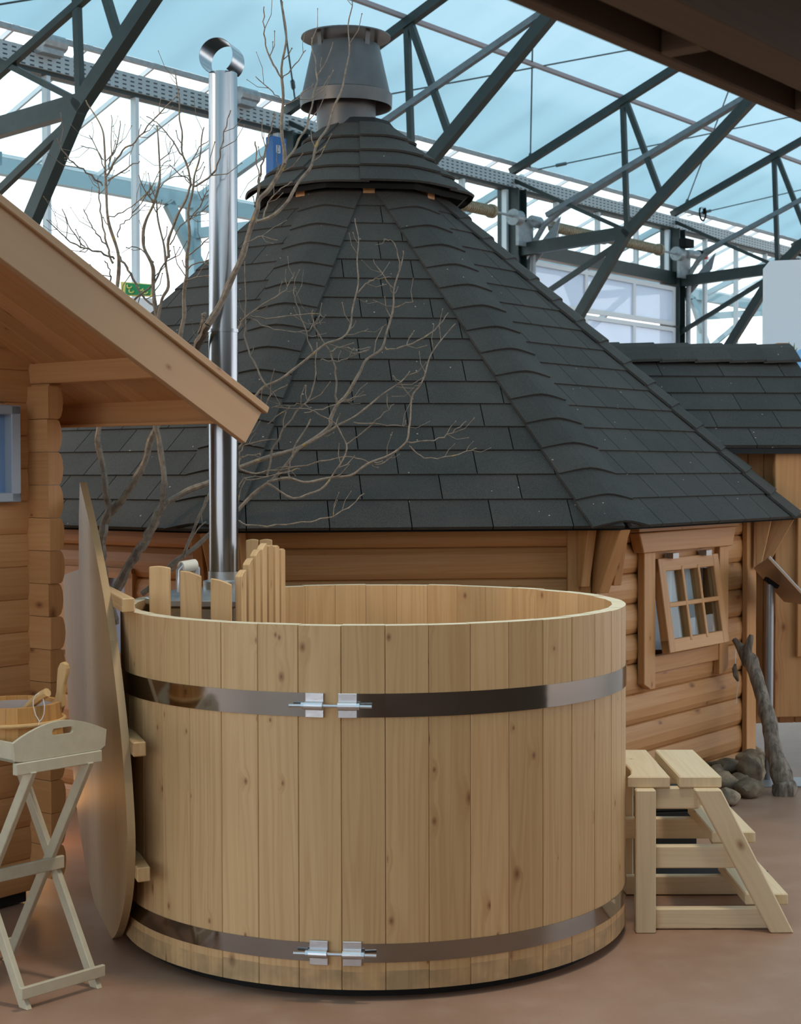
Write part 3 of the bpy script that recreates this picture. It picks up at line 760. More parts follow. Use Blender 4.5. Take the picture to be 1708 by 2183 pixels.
for i in range(9):   # ridge pieces folded over
    x0 = -1.25+.195*i; x1 = x0+.21; h0, h1 = .014, .022
    vs = []; n = 7
    for x, h in ((x0, h0), (x1, h1)):
        for j in range(n):
            a = -1+2*j/(n-1); g = math.sqrt(a*a+.03)-.173
            vs.append(PO(x, a*.17, RZ - g*.17*rise/HWD + h))
    low = [p-Z*.014 for p in vs]; m = 2*n
    fs = [(j, j+1, n+j+1, n+j) for j in range(n-1)] + [(n+j, n+j+1, m+n+j+1, m+n+j) for j in range(n-1)] + [(0, n, m+n, m), (n-1, 2*n-1, m+2*n-1, m+n-1)]
    if np.cross(vs[1]-vs[0], vs[n]-vs[0]) @ Z < 0: fs = [f[::-1] for f in fs]
    MB().add(vs+low, fs).build('ridge_shingle', 'shingle', proof)
for i in range(5):   # porch side wall of upright boards
    y0 = -.60; x = .02+.085*i
    MB().box(PO(x, y0, .93), PX*.041, PY*.014, Z*.72).build('porch_board', 'hut', hut, grain=Z, bev=.003)
MB().box(PO(.44, -.61, .95), PX*.025, PY*.03, Z*.76).build('porch_post', 'hut', hut, grain=Z, bev=.003)
MB().box(PO(.42, -.645, 1.60), PX*.02, PY*.01, Z*.035).build('porch_trim', 'hut', hut, grain=Z, bev=.002)
# door leaf standing open, facing the camera
dr_ = MB().box(PO(.40, -.70, .96), PX*.235, PY*.012, Z*.70).build('door', 'hut', hut, grain=Z)
for i in range(3): MB().box(PO(.235+.157*i, -.728, .96), PX*.076, PY*.018, Z*(.70)).build('door_board', 'hut', dr_, grain=Z, bev=.004)
MB().box(PO(.29, -.76, .95), PX*.022, PY*.014, Z*.38).build('door_handle', 'hut', dr_, grain=Z, bev=.004)
MB().box(PO(.46, -.752, .55), PX*.12, PY*.008, Z*.30).build('door_frame', 'hut', dr_, grain=Z, bev=.003)

# ================================================================== SAUNA CABIN (left)
cab = empty('sauna_cabin', C0, 'log sauna cabin with wide pale barge board at left', 'cabin')
H = .1145
for r in range(17):
    z0 = .045 + H*r; z1 = z0 + H; zc, hz = (z0+z1)/2, H/2
    if z0 > 1.98: break
    prof = [(-.035, -hz), (-.003, -hz), (.001, -hz*.95), (.006, -hz*.6), (.008, 0), (.006, hz*.6), (.001, hz*.95), (-.003, hz), (-.035, hz)]
    s0 = -.105 if 1.42 < zc < 1.75 else -1.6
    MB().prism([CB(s0, o, zc+z) for o, z in prof], U*(.02-s0)).build('log', 'cabin', cab, grain=U)
    # side-wall log passing the corner towards the camera; rounded outer face
    zc2 = zc + H*.5
    if z1 < 1.87:
        rg = random.uniform(-.006, .006)
        MB().prism([CB(o+.034, -1.6, zc2+z*.985) for o, z in [(-.05, -hz), (-.004, -hz), (.005, -hz*.88), (.013, -hz*.5), (.016, 0), (.013, hz*.5), (.005, hz*.88), (-.004, hz), (-.05, hz)]], N*(1.6+.115+rg)).build('log', 'cabin', cab, grain=N)
# gable above and beams carrying the overhang
ROOFZ = lambda s: 1.965 - .507*s           # top of the barge board
sl = unit(U - .507*Z); sn = unit(.507*U + Z)
MB().prism([CB(-1.6, -.03, 1.95), CB(0.06, -.03, 1.95), CB(.0, -.03, ROOFZ(0)-.05), CB(-1.6, -.03, ROOFZ(-1.6)-.05)], N*.045).build('gable_board', 'cabin', cab, grain=U)
board('roof_beam', 'cabin', cab, CB(.03, -.8, 1.887), CB(.03, .68, 1.887), Z, .115, .07)
board('roof_beam', 'cabin', cab, CB(.03, -.2, 1.80), CB(.03, .10, 1.80), Z, .06, .06)
board('eave_beam', 'cabin', cab, CB(.27, -1.4, 1.735), CB(.27, .68, 1.735), Z, .095, .035)
board('eave_strip', 'cabin', cab, CB(.252, -1.4, 1.69), CB(.252, .68, 1.69), Z, .012, .03)
for i in range(24):
    t0 = -1.45 + .089*i
    p0 = CB(-1.5, t0+.0445, ROOFZ(-1.5)-.058); p1 = CB(.36, t0+.0445, ROOFZ(.36)-.058)
    MB().bar(p0, p1, N, .087, .018).build('soffit_board', 'cabin', cab, grain=p1-p0, bev=.002)
MB().bar(CB(-1.5, -.37, ROOFZ(-1.5)-.03), CB(.39, -.37, ROOFZ(.39)-.03), N, 2.15, .025).build('roof_sheet', 'felt', cab)
e1 = (.422, 1.744); e2 = (.334, 1.618)
MB().prism([CB(-1.5, .695, ROOFZ(-1.5)-.02), CB(e1[0]-.004, .695, e1[1]-.018), CB(e2[0], .695, e2[1]), CB(-1.5, .695, ROOFZ(-1.5)-.176)], N*.024).build('barge_board', 'barge', cab, grain=sl, bev=.002)
bp0, bp1 = CB(-1.5, .69, ROOFZ(-1.5)-.012), CB(.437, .69, ROOFZ(.437)-.012)
MB().bar(bp0, bp1, N, .085, .026).build('barge_cap', 'barge', cab, grain=sl, bev=.003)
# white-grey window at the very left edge
cw = MB().box(CB(-.36, .012, 1.585), U*.26, N*.006, Z*.155).build('window', plain('cabin_pane', srgb(120, 150, 190), .1), cab)
for a, b, c, d in ((-.105, 1.585, .02, .165), (-.62, 1.585, .02, .165), (-.36, 1.435, .275, .016), (-.36, 1.735, .275, .016)):
    MB().box(CB(a, .035, b), U*c, N*.02, Z*d).build('window_frame', plain('grey_frame', srgb(150, 160, 172), .5), cw, bev=.003)
# far side of the cabin, closing it off from the light
MB().box(CB(-1.62, -.8, 1.0), U*.02, N*.8, Z*1.0).build('back_wall', 'cabin', cab, grain=Z)
MB().box(CB(-.8, -1.62, 1.0), U*.8, N*.02, Z*1.0).build('back_wall', 'cabin', cab, grain=Z)
MB().box(CB(-.8, -.8, .03), U*.78, N*.78, Z*.025).build('plinth', 'dark', cab)

# eave of a further cabin, close over the camera at top right
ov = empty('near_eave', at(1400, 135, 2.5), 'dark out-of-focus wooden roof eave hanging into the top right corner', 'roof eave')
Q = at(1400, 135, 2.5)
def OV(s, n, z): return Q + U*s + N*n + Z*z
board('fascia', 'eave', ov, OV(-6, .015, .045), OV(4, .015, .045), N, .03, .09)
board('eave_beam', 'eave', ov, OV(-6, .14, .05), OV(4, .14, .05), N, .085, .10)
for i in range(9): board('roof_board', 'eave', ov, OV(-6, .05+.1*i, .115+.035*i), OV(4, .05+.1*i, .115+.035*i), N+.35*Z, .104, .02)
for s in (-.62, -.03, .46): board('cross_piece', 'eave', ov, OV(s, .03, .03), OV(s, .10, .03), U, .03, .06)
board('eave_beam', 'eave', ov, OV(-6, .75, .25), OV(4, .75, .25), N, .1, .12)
# unseen roof and log wall added round the camera to block front light
MB().prism([OV(-6, .0, .13), OV(4, .0, .13), OV(4, 3.4, 1.32), OV(-6, 3.4, 1.32)], Z*.04).build('shade_slab', 'eave', ov, grain=U)
MB().prism([OV(-6, 3.4, 1.32), OV(4, 3.4, 1.32), OV(4, 6.0, .41), OV(-6, 6.0, .41)], Z*.04).build('shade_slab', 'eave', ov, grain=U)
for i in range(20): MB().box(OV(-1, 2.6, -2.15+.06+.12*i), U*5, N*.04, Z*.0595).build('shade_log', 'eave', ov, grain=U)

# ================================================================== HOT TUB
tub = empty('hot_tub', TUB, 'large round spruce hot tub with two steel hoops', 'hot tub')
NS = 42; TH = .044; ph = -PI/2 + .055
for i in range(NS):
    a0, a1_ = ph+2*PI*i/NS+.0006, ph+2*PI*(i+1)/NS-.0006; am_ = (a0+a1_)/2
    def P(R, a, z): return V(TUB[0]+R*math.cos(a), TUB[1]+R*math.sin(a), z)
    c = .0022
    dz = random.uniform(-.0012, .0012)
    sec = []
    sec = [(TR-c, a0), (TR, a0+c/TR), (TR+.0004, am_), (TR, a1_-c/TR), (TR-c, a1_), (TR-TH, a1_), (TR-TH, a0)]
    MB().prism([P(R, a, .032) for R, a in sec], Z*(1.048+dz)).build('stave', 'tub', tub, grain=Z, endmat='tubend')
MB().lathe(TUB, [(TR-.045, .0), (TR-.045, .06), (0, .06)], 64).build('base', 'dark', tub)
MB().lathe(TUB, [(0, .25), (TR-.05, .25)], 48).build('tub_floor', 'tubin', tub, grain=X)
for fz, (z0, z1), bx0 in ((0, (.818, .886), ((649, 690), (720, 760))), (1, (.112, .166), ((657, 696), (729, 767)))):
    ang = [-math.acos(((sum(b)/2-854)/FPX*4.55-TUB[0])/TR) for b in bx0]      # the two clamp positions
    aS, aE, nh = ang[1], ang[0]+2*PI, 168; vs = []
    for i in range(nh+1):
        a = aS + (aE-aS)*i/nh
        for R, z in ((TR+.0006, z0), (TR+.003, z0), (TR+.003, z1), (TR+.0006, z1)): vs.append(V(TUB[0]+R*math.cos(a), TUB[1]+R*math.sin(a), z))
    mb = MB().add(vs, [(4*i+j, 4*i+4+j, 4*i+4+(j+1) % 4, 4*i+(j+1) % 4) for i in range(nh) for j in range(4)] + [(0, 1, 2, 3), (4*nh+3, 4*nh+2, 4*nh+1, 4*nh)])
    hp = mb.build('hoop', 'hoop', tub, smooth=True)
    zc = (z0+z1)/2
    ctr = []
    for (x0, x1) in bx0:
        xm = (x0+x1)/2; Xc = (xm-854)/FPX*4.55; a = -math.acos((Xc-TUB[0])/TR); rad = V(math.cos(a), math.sin(a), 0); tn = V(-rad[1], rad[0], 0)
        cen = V(TUB[0], TUB[1], zc) + rad*(TR+.006); ctr.append((cen, rad, tn))
        w = .027
        MB().box(cen, tn*w, rad*.004, Z*.035).build('clamp_plate', 'alu', hp, bev=.001)
        MB().tube([cen+rad*.012-tn*w, cen+rad*.012+tn*w], .0125, 14).build('clamp_sleeve', 'alu', hp)
    (c1, r1, t1), (c2, r2, t2) = ctr; dd = unit(c2-c1); rr = unit(r1+r2)*.013
    MB().tube([c1+rr-dd*.072, c2+rr+dd*.072], .0052, 8).build('clamp_rod', 'alu', hp)
    for c, sg in ((c1, -1), (c2, 1)):
        MB().tube([c+rr+dd*sg*.028, c+rr+dd*sg*.037], .0105, 6).build('clamp_nut', 'alu', hp)

# ---- stove inside the tub, with flue
sv = empty('tub_stove', V(-.62, 5.6, .3), 'aluminium tub stove with tall polished flue pipe', 'stove')
MB().prism([V(-.84, 5.36, .3), V(-.56, 5.28, .3), V(-.52, 5.9, .3), V(-.70, 5.92, .3), V(-.86, 5.62, .3)], Z*.77).build('body', 'stove', sv, bev=.006)
MB().prism([V(-.865, 5.40, 1.075), V(-.80, 5.27, 1.075), V(-.54, 5.24, 1.075), V(-.50, 5.92, 1.075), V(-.70, 5.95, 1.075), V(-.875, 5.64, 1.075)], Z*.022).build('top_plate', 'stove', sv, bev=.003)
lid_h = [at(383, 1262, 5.42), at(383, 1215, 5.42), at(388, 1206, 5.42), at(412, 1203, 5.46), at(419, 1212, 5.46), at(419, 1255, 5.46)]
MB().tube(lid_h, .012, 8).build('lid_handle', 'alu', sv, smooth=True)
MB().tube([at(386, 1209, 5.42), at(416, 1204, 5.46)], .02, 14).build('handle_grip', plain('pale_grip', srgb(205, 198, 186), .5), sv, smooth=True)
pb = V(-.643, 5.80, 0); pt = V(-.636, 5.80, 0)
zb, zm, zt2 = 1.10, 2.03, 2.955
mid = pb + (pt-pb)*.5
MB().lathe(pb, [(.075, 1.095), (.075, 1.125), (.056, 1.13), (.056, 1.16)], 32).build('flue_collar', 'stove', sv, smooth=True)
MB().tube([pb+Z*1.10, mid+Z*zm], .0535, 40).build('flue_pipe', 'flue', sv, smooth=True)
MB().tube([mid+Z*(zm-.01), pt+Z*zt2], .0515, 40).build('flue_pipe', 'flue', sv, smooth=True)
MB().tube([mid+Z*(zm-.006), mid+Z*(zm+.006)], .057, 40).build('flue_joint', 'flue', sv, smooth=True)
ax = unit(V(.24, .97, 0)); sx = unit(np.cross(ax, Z)); up = np.cross(sx, ax)
cc = pt + Z*3.003 - ax*.01; n = 40; vs = []
for e in (-.062, .062):
    for R in (.064, .0625):
        for j in range(n+1):
            a = math.radians(-52 + 284*j/n); vs.append(cc + ax*e + sx*R*math.cos(a) + up*R*math.sin(a))
m = n+1; fs = []
for j in range(n):
    fs += [(j, j+1, 2*m+j+1, 2*m+j), (m+j+1, m+j, 3*m+j, 3*m+j+1), (j+1, j, m+j, m+j+1), (2*m+j, 2*m+j+1, 3*m+j+1, 3*m+j)]
MB().add(vs, fs).build('cowl', 'flue', sv, smooth=True)

# ---- picket screen round the stove
fen = empty('stove_screen', V(-.6, 5.4, .3), 'low picket screen of spruce slats round the tub stove', 'screen')
def slat(c, wd, w, top, drop, th=.022):
    # c: foot position, wd: width direction, top: height at the left edge, drop: fall to the right edge
    wd = unit(wd); nd = np.cross(Z, wd)
    pl = []
    for j in range(6):
        f = j/5; pl.append(c + wd*(f-.5)*w + Z*(top - drop*f - c[2] + .004*math.sin(PI*f)))
    pl += [c + wd*.5*w, c - wd*.5*w]
    MB().prism(pl, nd*th).build('slat', 'tub', fen, grain=Z, bev=.002)
for px, tp, dp in ((339, 1.216, .004), (405, 1.203, .018), (470, 1.178, .021)):
    Xc = (px-854)/FPX*5.13; slat(V(Xc, 5.13, .30), X, .067, tp, dp)
q0, q1 = V(-.510, 5.20, .30), V(-.430, 5.86, .30); dq = unit(q1-q0)
for i, tp in enumerate((1.190, 1.222, 1.246, 1.262, 1.268, 1.262, 1.245)):
    slat(q0 + (q1-q0)*i/6., dq, .07, tp-.008, -.018 if i < 4 else .004)
for px in (537, 566): slat(V((px-854)/FPX*6.02, 6.02, .30), X, .047, 1.262, -.001)
board('screen_rail', 'tub', fen, V(-.80, 5.15, .9), V(-.53, 5.15, .9), Z, .05, .02)
board('screen_rail', 'tub', fen, q0+Z*.6-X*.025, q1+Z*.6-X*.025, Z, .05, .02)
board('screen_rail', 'tub', fen, V(-.60, 6.05, .9), V(-.44, 6.05, .9), Z, .05, .02)

# ---- half lid leaning between cabin and tub
lid = empty('wooden_tub_cover', V(-.95, 5.2, 0), 'flat round-edged wooden tub cover leaning upright against the cabin corner', 'tub cover')
LB = V(-.941, 5.165, 0); ld_ = V(-.309, .951, 0); lu = unit(V(-.02*.951, -.02*.309, 1)); ln = np.cross(ld_, lu)
ln = ln if ln[0] < 0 else -ln
outl = [(170, 1028), (190, 1112), (205, 1185), (219, 1260), (232, 1345), (244, 1440), (254, 1530), (263, 1630), (269, 1720), (272, 1790), (271, 1850), (267, 1910), (258, 1960), (247, 1992), (236, 2002), (226, 1996), (213, 1965), (196, 1905), (182, 1840), (170, 1770), (160, 1690), (152, 1600), (146, 1510), (141, 1420), (137, 1330), (134, 1226), (168, 1214), (168, 1100)]
def smooth2(pts, a, b):    # Catmull-Rom through points a..b, the rest kept as corners
    out = []
    for i in range(a, b):
        p0, p1, p2, p3 = (np.array(pts[min(max(k, a), b)], float) for k in (i-1, i, i+1, i+2))
        for k in range(4): t = k/4; out.append(tuple(.5*((2*p1)+(-p0+p2)*t+(2*p0-5*p1+4*p2-p3)*t*t+(-p0+3*p1-3*p2+p3)*t**3)))
    return out + pts[b:]
o3 = [onp(x, y, LB, ln) for x, y in smooth2(outl, 0, 25)]
p2 = [((q-LB) @ ld_, (q-LB) @ lu) for q in o3]
xs = [q[0] for q in p2]; x0, x1 = min(xs), max(xs); nb = 6
for i in range(nb):
    a, b = x0+(x1-x0)*i/nb, x0+(x1-x0)*(i+1)/nb
    pl = clip_poly(clip_poly(p2, 1, 0, b-.0004), -1, 0, -(a+.0004))
    if len(pl) < 3: continue
    MB().prism([LB + ld_*x + lu*y for x, y in pl], -ln*.024).build('lid_board', 'lid', lid, grain=lu)
# battens across the hidden face, ends showing past the edge
for yy, ex_ in ((1292, 258), (1600, 297), (1868, 305)):
    e = onp(243 if yy < 1400 else (266 if yy < 1700 else 275), yy, LB, ln) - ln*.0245
    q = e - ln*.040
    MB().box((e+q)/2 + ld_*.40, ld_*.40, ln*.020, lu*.022).build('batten', 'tub', lid, grain=ld_, bev=.003)

# ---- steps beside the tub
st = empty('tub_steps', V(1.0, 5.5, 0), 'pale wooden A-frame steps standing right of the tub', 'steps')
def bxp(name, x0, x1, y0, y1, z0, z1, g):
    return MB().box(((x0+x1)/2, (y0+y1)/2, (z0+z1)/2), (abs(x1-x0)/2, 0, 0), (0, abs(y1-y0)/2, 0), (0, 0, abs(z1-z0)/2)).build(name, 'step', st, grain=g, bev=.004)
pts = [(.752, 5.255)] + [(.752+.022*math.sin(PI*f/8)*1.0, 5.255+.30*f/8) for f in range(0, 9)] + [(.752, 5.755), (.892, 5.755), (.892, 5.255)]
pts = [(.745, 5.25), (.765, 5.30), (.775, 5.37), (.773, 5.46), (.762, 5.54), (.742, 5.60), (.742, 5.76), (.888, 5.76), (.888, 5.25)]
MB().prism([V(x, y, .474) for x, y in pts], Z*.038).build('tread', 'step', st, grain=Yv, bev=.004)
bxp('tread', .918, 1.058, 5.25, 5.76, .474, .512, Yv)
bxp('tread', 1.036, 1.180, 5.295, 5.755, .280, .318, Yv)
bxp('tread', 1.146, 1.290, 5.295, 5.755, .072, .110, Yv)
for y0 in (5.215, 5.72):
    bxp('leg', .770, .836, y0, y0+.042, 0, .474, Z)
    y = y0
    pl = [V(.962, y, .474), V(1.050, y, .474), V(1.290, y, 0), V(1.214, y, 0)]
    MB().prism(pl, Yv*.042).build('slanted_leg', 'step', st, grain=V(.25, 0, -.474), bev=.004)
    yr = y0+.043 if y0 < 5.5 else y0-.037
    bxp('rail', .79, .985, yr, yr+.036, .402, .473, X)
    bxp('rail', .79, 1.14, yr, yr+.036, .205, .279, X)
    bxp('rail', .79, 1.26, yr, yr+.036, .003, .071, X)

# ================================================================== SMALL THINGS
# ---- butler tray stand with tray, bucket and ladle
ts = empty('tray_stand', V(-1.05, 4.75, 0), 'white folding X-leg tray stand in the left foreground', 'tray stand')
fA = [V(-1.067, 4.498, 0), V(-.902, 4.682, 0)]; spread = V(-.309, .275, 0); hz = .672
uu = unit(fA[1]-fA[0]); nn_ = unit(-spread)
for i, p in enumerate(fA):
    a0 = p; a1_ = p + spread + Z*hz; b0 = p + spread; b1 = p + Z*hz
    off = uu*(.012 if i == 0 else -.012)
    def leg(p, q, o): 
        d = q-p
        # foot trimmed flat on the floor
        sd = unit(np.cross(uu, d)); w = .034
        hv = unit(V(d[0], d[1], 0))*w/2/abs(unit(d)[2])
        MB().prism([p-hv+o-uu*.009, p+hv+o-uu*.009, q+hv+o-uu*.009, q-hv+o-uu*.009], uu*.018).build('leg', 'white', ts, bev=.002)
    leg(a0, a1_, off*0); leg(b0, b1, off*2.0)
def rail(p, q, w, h, up): MB().bar(p, q, up, h, w).build('rail', 'white', ts, bev=.002)
rail(fA[0]+Z*.685-uu*.03, fA[1]+Z*.685+uu*.02, .022, .034, Z)
rail(fA[0]+spread+Z*.685-uu*.03, fA[1]+spread+Z*.685+uu*.02, .022, .034, Z)
rail(fA[0]+Z*.05-uu*.025+nn_*.012, fA[1]+Z*.05+uu*.02+nn_*.012, .014, .034, Z)
rail(fA[0]+spread+Z*.05-uu*.025-nn_*.012, fA[1]+spread+Z*.05+uu*.02-nn_*.012, .014, .034, Z)
rail(fA[0]+spread*.46+Z*.345-uu*.16+nn_*.018, fA[1]+spread*.46+Z*.345+uu*.012+nn_*.018, .014, .038, Z)
tr_ = empty('tray', V(-1.1, 4.7, .7), 'white wooden tray with arched ends and grip holes on the stand', 'tray')
TZ = .703
t0, t1 = fA[0]-uu*.03+nn_*.0, fA[1]+uu*.035
back = spread*1.12
MB().prism([t0+Z*TZ, t1+Z*TZ, t1+back+Z*TZ, t0+back+Z*TZ], Z*.008).build('tray_bottom', 'white', tr_)
Lt = np.linalg.norm(t1-t0)
def tray_end(o, nv):
    # arched end panel with a slot hole, made as a ring of quads round the hole
    oz = TZ
    def top(f): return .058 + .044*math.sin(PI*min(1, max(0, f)))
    n = 64; outer = []; inner = []
    cxh, hzh, hw_, hh_ = .52, .072, .036, .010
    for j in range(n):
        a = 2*PI*j/n; ca, sa = math.cos(a), math.sin(a)
        ix = cxh*Lt + math.copysign(max(0, abs(ca)*hw_), ca); iz = hzh + hh_*max(-1, min(1, sa*1.9))
        # ray from the hole centre to the panel border
        best = 9
        lo, hi = 0., 2.
        for _ in range(40):
            md = (lo+hi)/2; xx, zz = cxh*Lt+ca*md, hzh+sa*md; f = xx/Lt
            inside = (0 <= f <= 1) and 0 <= zz <= top(f)
            if inside: lo = md
            else: hi = md
        outer.append((cxh*Lt+ca*lo, hzh+sa*lo)); inner.append((ix, iz))
    P3 = lambda q, k: o + uu*(q[0] + (q[0]/Lt-.5)*2*q[1]*.12) + Z*(oz+q[1]) + nv*k
    vs = [P3(q, 0) for q in outer]+[P3(q, 0) for q in inner]+[P3(q, .011) for q in outer]+[P3(q, .011) for q in inner]
    fs = []
    for j in range(n):
        k = (j+1) % n
        fs += [(j, k, n+k, n+j), (2*n+k, 2*n+j, 3*n+j, 3*n+k), (k, j, 2*n+j, 2*n+k), (n+j, n+k, 3*n+k, 3*n+j)]
    MB().add(vs, fs).build('tray_end', 'white', tr_)
tray_end(t0+nn_*.004, -nn_); tray_end(t0+back, -nn_)
for p in (t0, t1-uu*.01): MB().prism([p+Z*TZ, p+back+Z*TZ, p+back+Z*(TZ+.055), p+Z*(TZ+.055)], uu*.01).build('tray_side', 'white', tr_)
# bucket
bk = empty('sauna_bucket', V(-1.16, 4.72, .71), 'honey coloured wooden sauna bucket standing on the white tray', 'bucket')
bc = V(-1.158, 4.738, 0); BR = .143; b0z, b1z = .712, .838
NB = 26
for i in range(NB):
    a0, a1_ = 2*PI*i/NB+.002, 2*PI*(i+1)/NB-.002
    P = lambda R, a, z: V(bc[0]+R*math.cos(a), bc[1]+R*math.sin(a), z)
    R0, R1 = BR+.008, BR
    vs = [P(R0, a0, b0z), P(R0, a1_, b0z), P(R0-.014, a1_, b0z), P(R0-.014, a0, b0z), P(R1, a0, b1z), P(R1, a1_, b1z), P(R1-.014, a1_, b1z), P(R1-.014, a0, b1z)]
    MB().add(vs, [(3, 2, 1, 0), (4, 5, 6, 7), (0, 1, 5, 4), (1, 2, 6, 5), (2, 3, 7, 6), (3, 0, 4, 7)]).build('stave', 'bucket', bk, grain=Z)
MB().lathe(bc, [(0, b0z+.01), (BR-.006, b0z+.01)], 32).build('bottom', 'bucket', bk, grain=X)
MB().lathe(bc, [(BR-.016, b0z+.02), (BR-.016, b1z-.012), (BR-.013, b1z-.012)], 40).build('liner', plain('grey_liner', srgb(188, 172, 166), .4), bk, smooth=True)
MB().tube([V(bc[0]+(BR+.010)*math.cos(t*PI/24), bc[1]+(BR+.010)*math.sin(t*PI/24), .787) for t in range(49)], .0065, 8).build('hoop', 'ladle', bk, grain=X, smooth=True)
# handle stave rising on the right
hp_ = [(105, 1502), (115, 1492), (119, 1475), (120, 1450), (122, 1425), (127, 1414), (134, 1411), (141, 1416), (143, 1426), (141, 1440), (136, 1460), (134, 1480), (134, 1508), (122, 1512), (108, 1512)]
hn = unit(V(-.35, -1, 0)); hP = at(128, 1500, 4.74)
MB().prism([onp(x, y, hP, hn) for x, y in hp_], -hn*.018).build('handle', 'ladle', bk, grain=Z, bev=.003)
# ladle lying in the bucket
la = empty('ladle', at(60, 1500, 4.72), 'wooden ladle handle with a wire loop sticking out of the bucket', 'ladle')
lp = [at(44, 1522, 4.70), at(58, 1510, 4.69), at(75, 1494, 4.67), at(88, 1484, 4.65), at(101, 1476, 4.635)]
for i in range(1): MB().tube(lp, [.012, .0135, .0145, .0145, .0135], 8).build('ladle_handle', 'ladle', la, grain=lp[-1]-lp[0])
wl = [(84, 1477), (76, 1482), (71, 1492), (71, 1506), (76, 1524), (84, 1538), (82, 1546)]; wl2 = [(92, 1490), (95, 1505), (94, 1522), (90, 1532), (83, 1540)]
MB().tube([at(x, y, 4.585) for x, y in wl], .0012, 5).build('wire_loop', 'labelw', la); MB().tube([at(x, y, 4.587) for x, y in wl2], .0012, 5).build('wire_loop', 'labelw', la)

# ---- stones heaped at the hut corner
def stone(c, sx, sy, sz, seed, label):
    bm = bmesh.new(); bmesh.ops.create_icosphere(bm, subdivisions=3, radius=1)
    rg = random.Random(seed); off = Vector((rg.uniform(0, 50), rg.uniform(0, 50), rg.uniform(0, 50)))
    rot = Matrix.Rotation(rg.uniform(0, PI), 3, 'Z') if seed % 2 else Matrix.Identity(3)
    for v in bm.verts:
        p = v.co.copy(); k = 1 + .34*mnoise.noise(p*1.3+off) + .12*mnoise.noise(p*3+off)
        q = Vector((p.x*sx*k, p.y*sy*k, max(-.75, p.z)*sz*k)); v.co = q
    me = bpy.data.meshes.new('stone'); 
    mn = min(v.co.z for v in bm.verts)
    for v in bm.verts: v.co += Vector((c[0], c[1], c[2]-mn))
    bm.to_mesh(me); bm.free(); me.materials.append(MT['stone']); me.shade_smooth()
    o = bpy.data.objects.new('stone', me); C.objects.link(o); tag(o, label, 'stone', 'field stones at the hut corner')
stone((1.615, 7.40, 0), .068, .055, .048, 1, 'pale rounded stone nearest the front of the heap, right of the steps')
stone((1.478, 7.23, 0), .055, .05, .040, 2, 'small tan stone beside the slanted step leg')
stone((1.515, 7.50, 0), .075, .06, .052, 3, 'tan stone between the front pale stone and the steps')
stone((1.60, 7.55, 0), .05, .05, .045, 4, 'grey wedge-shaped stone in the middle of the heap')
stone((1.67, 7.62, .0), .06, .05, .085, 5, 'yellowish stone in the middle of the heap')
stone((1.715, 7.80, 0), .075, .07, .085, 6, 'largest rounded greenish stone at the foot of the corner post')
stone((1.565, 7.68, .06), .105, .05, .038, 7, 'long dark slab lying on top of the heap')
stone((1.50, 7.60, .0), .06, .05, .06, 9, 'mossy green stone behind the top step')
stone((1.82, 8.02, .03), .07, .06, .04, 8, 'flat grey stone behind the corner post')
stone((1.80, 8.12, 0), .06, .06, .06, 10, 'dark stone at the back of the heap')

# ---- driftwood leaning at the hut corner
df_ = empty('driftwood', at(1665, 1690, 7.45), 'grey forked driftwood branch leaning on the hut corner', 'driftwood')
def wtube(name, pts, rad, par, mat='drift', n=12, seed=1, amp=.12):
    mb = MB(); pts = [np.asarray(p, float) for p in pts]
    # resample smooth
    P = []; R = []
    for i in range(len(pts)-1):
        p0, p1, p2, p3 = pts[max(i-1, 0)], pts[i], pts[i+1], pts[min(i+2, len(pts)-1)]
        for k in range(5):
            t = k/5; P.append(.5*((2*p1)+(-p0+p2)*t+(2*p0-5*p1+4*p2-p3)*t*t+(-p0+3*p1-3*p2+p3)*t**3)); R.append(rad[i]+(rad[i+1]-rad[i])*t)
    P.append(pts[-1]); R.append(rad[-1])
    mb.tube(P, R, n)
    for i, v in enumerate(mb.v):
        j = min(i//n, len(P)-1); q = np.array(v)-P[j]; k = 1+amp*2*mnoise.noise(Vector(v)*14+Vector((seed, 0, 0)))
        mb.v[i] = tuple(P[j]+q*k)
    ob = mb.build(name, mat, par, grain=P[-1]-P[0], smooth=True); return ob
dp = [(1678, 1690, 7.46), (1662, 1640, 7.50), (1648, 1585, 7.55), (1634, 1520, 7.62), (1617, 1460, 7.68), (1600, 1410, 7.73), (1584, 1388, 7.76), (1566, 1363, 7.80)]
wtube('trunk', [at(*q) for q in dp], [.05, .046, .042, .036, .034, .036, .024, .014], df_, seed=3, amp=.2)
wtube('fork', [at(*q) for q in ((1597, 1418, 7.73), (1594, 1390, 7.73), (1599, 1368, 7.73), (1602, 1353, 7.73))], [.028, .024, .019, .009], df_, seed=8, amp=.1)
wtube('root_knob', [at(*q) for q in ((1655, 1695, 7.45), (1668, 1688, 7.44), (1684, 1680, 7.44), (1698, 1676, 7.44))], [.03, .045, .044, .024], df_, seed=5, amp=.3)
wtube('root_knob', [at(*q) for q in ((1658, 1672, 7.46), (1660, 1686, 7.45), (1663, 1697, 7.44))], [.03, .034, .02], df_, seed=6, amp=.3)
# small pendant hanging beside it
pn = empty('hanging_pendant', at(1570, 1430, 7.75), 'small grey carved pendant on a string hanging at the hut corner', 'pendant')
MB().tube([at(1569, 1385, 7.72), at(1568, 1415, 7.72)], .002, 5).build('string', 'labelw', pn)
MB().tube([at(1568, 1415, 7.72), at(1566, 1425, 7.72), at(1569, 1440, 7.72), at(1574, 1452, 7.72)], [.004, .012, .013, .006], 8).build('bead', 'drift', pn, grain=Z)
MB().tube([at(1574, 1452, 7.72), at(1572, 1475, 7.72), at(1570, 1500, 7.72)], .002, 5).build('string', 'labelw', pn)

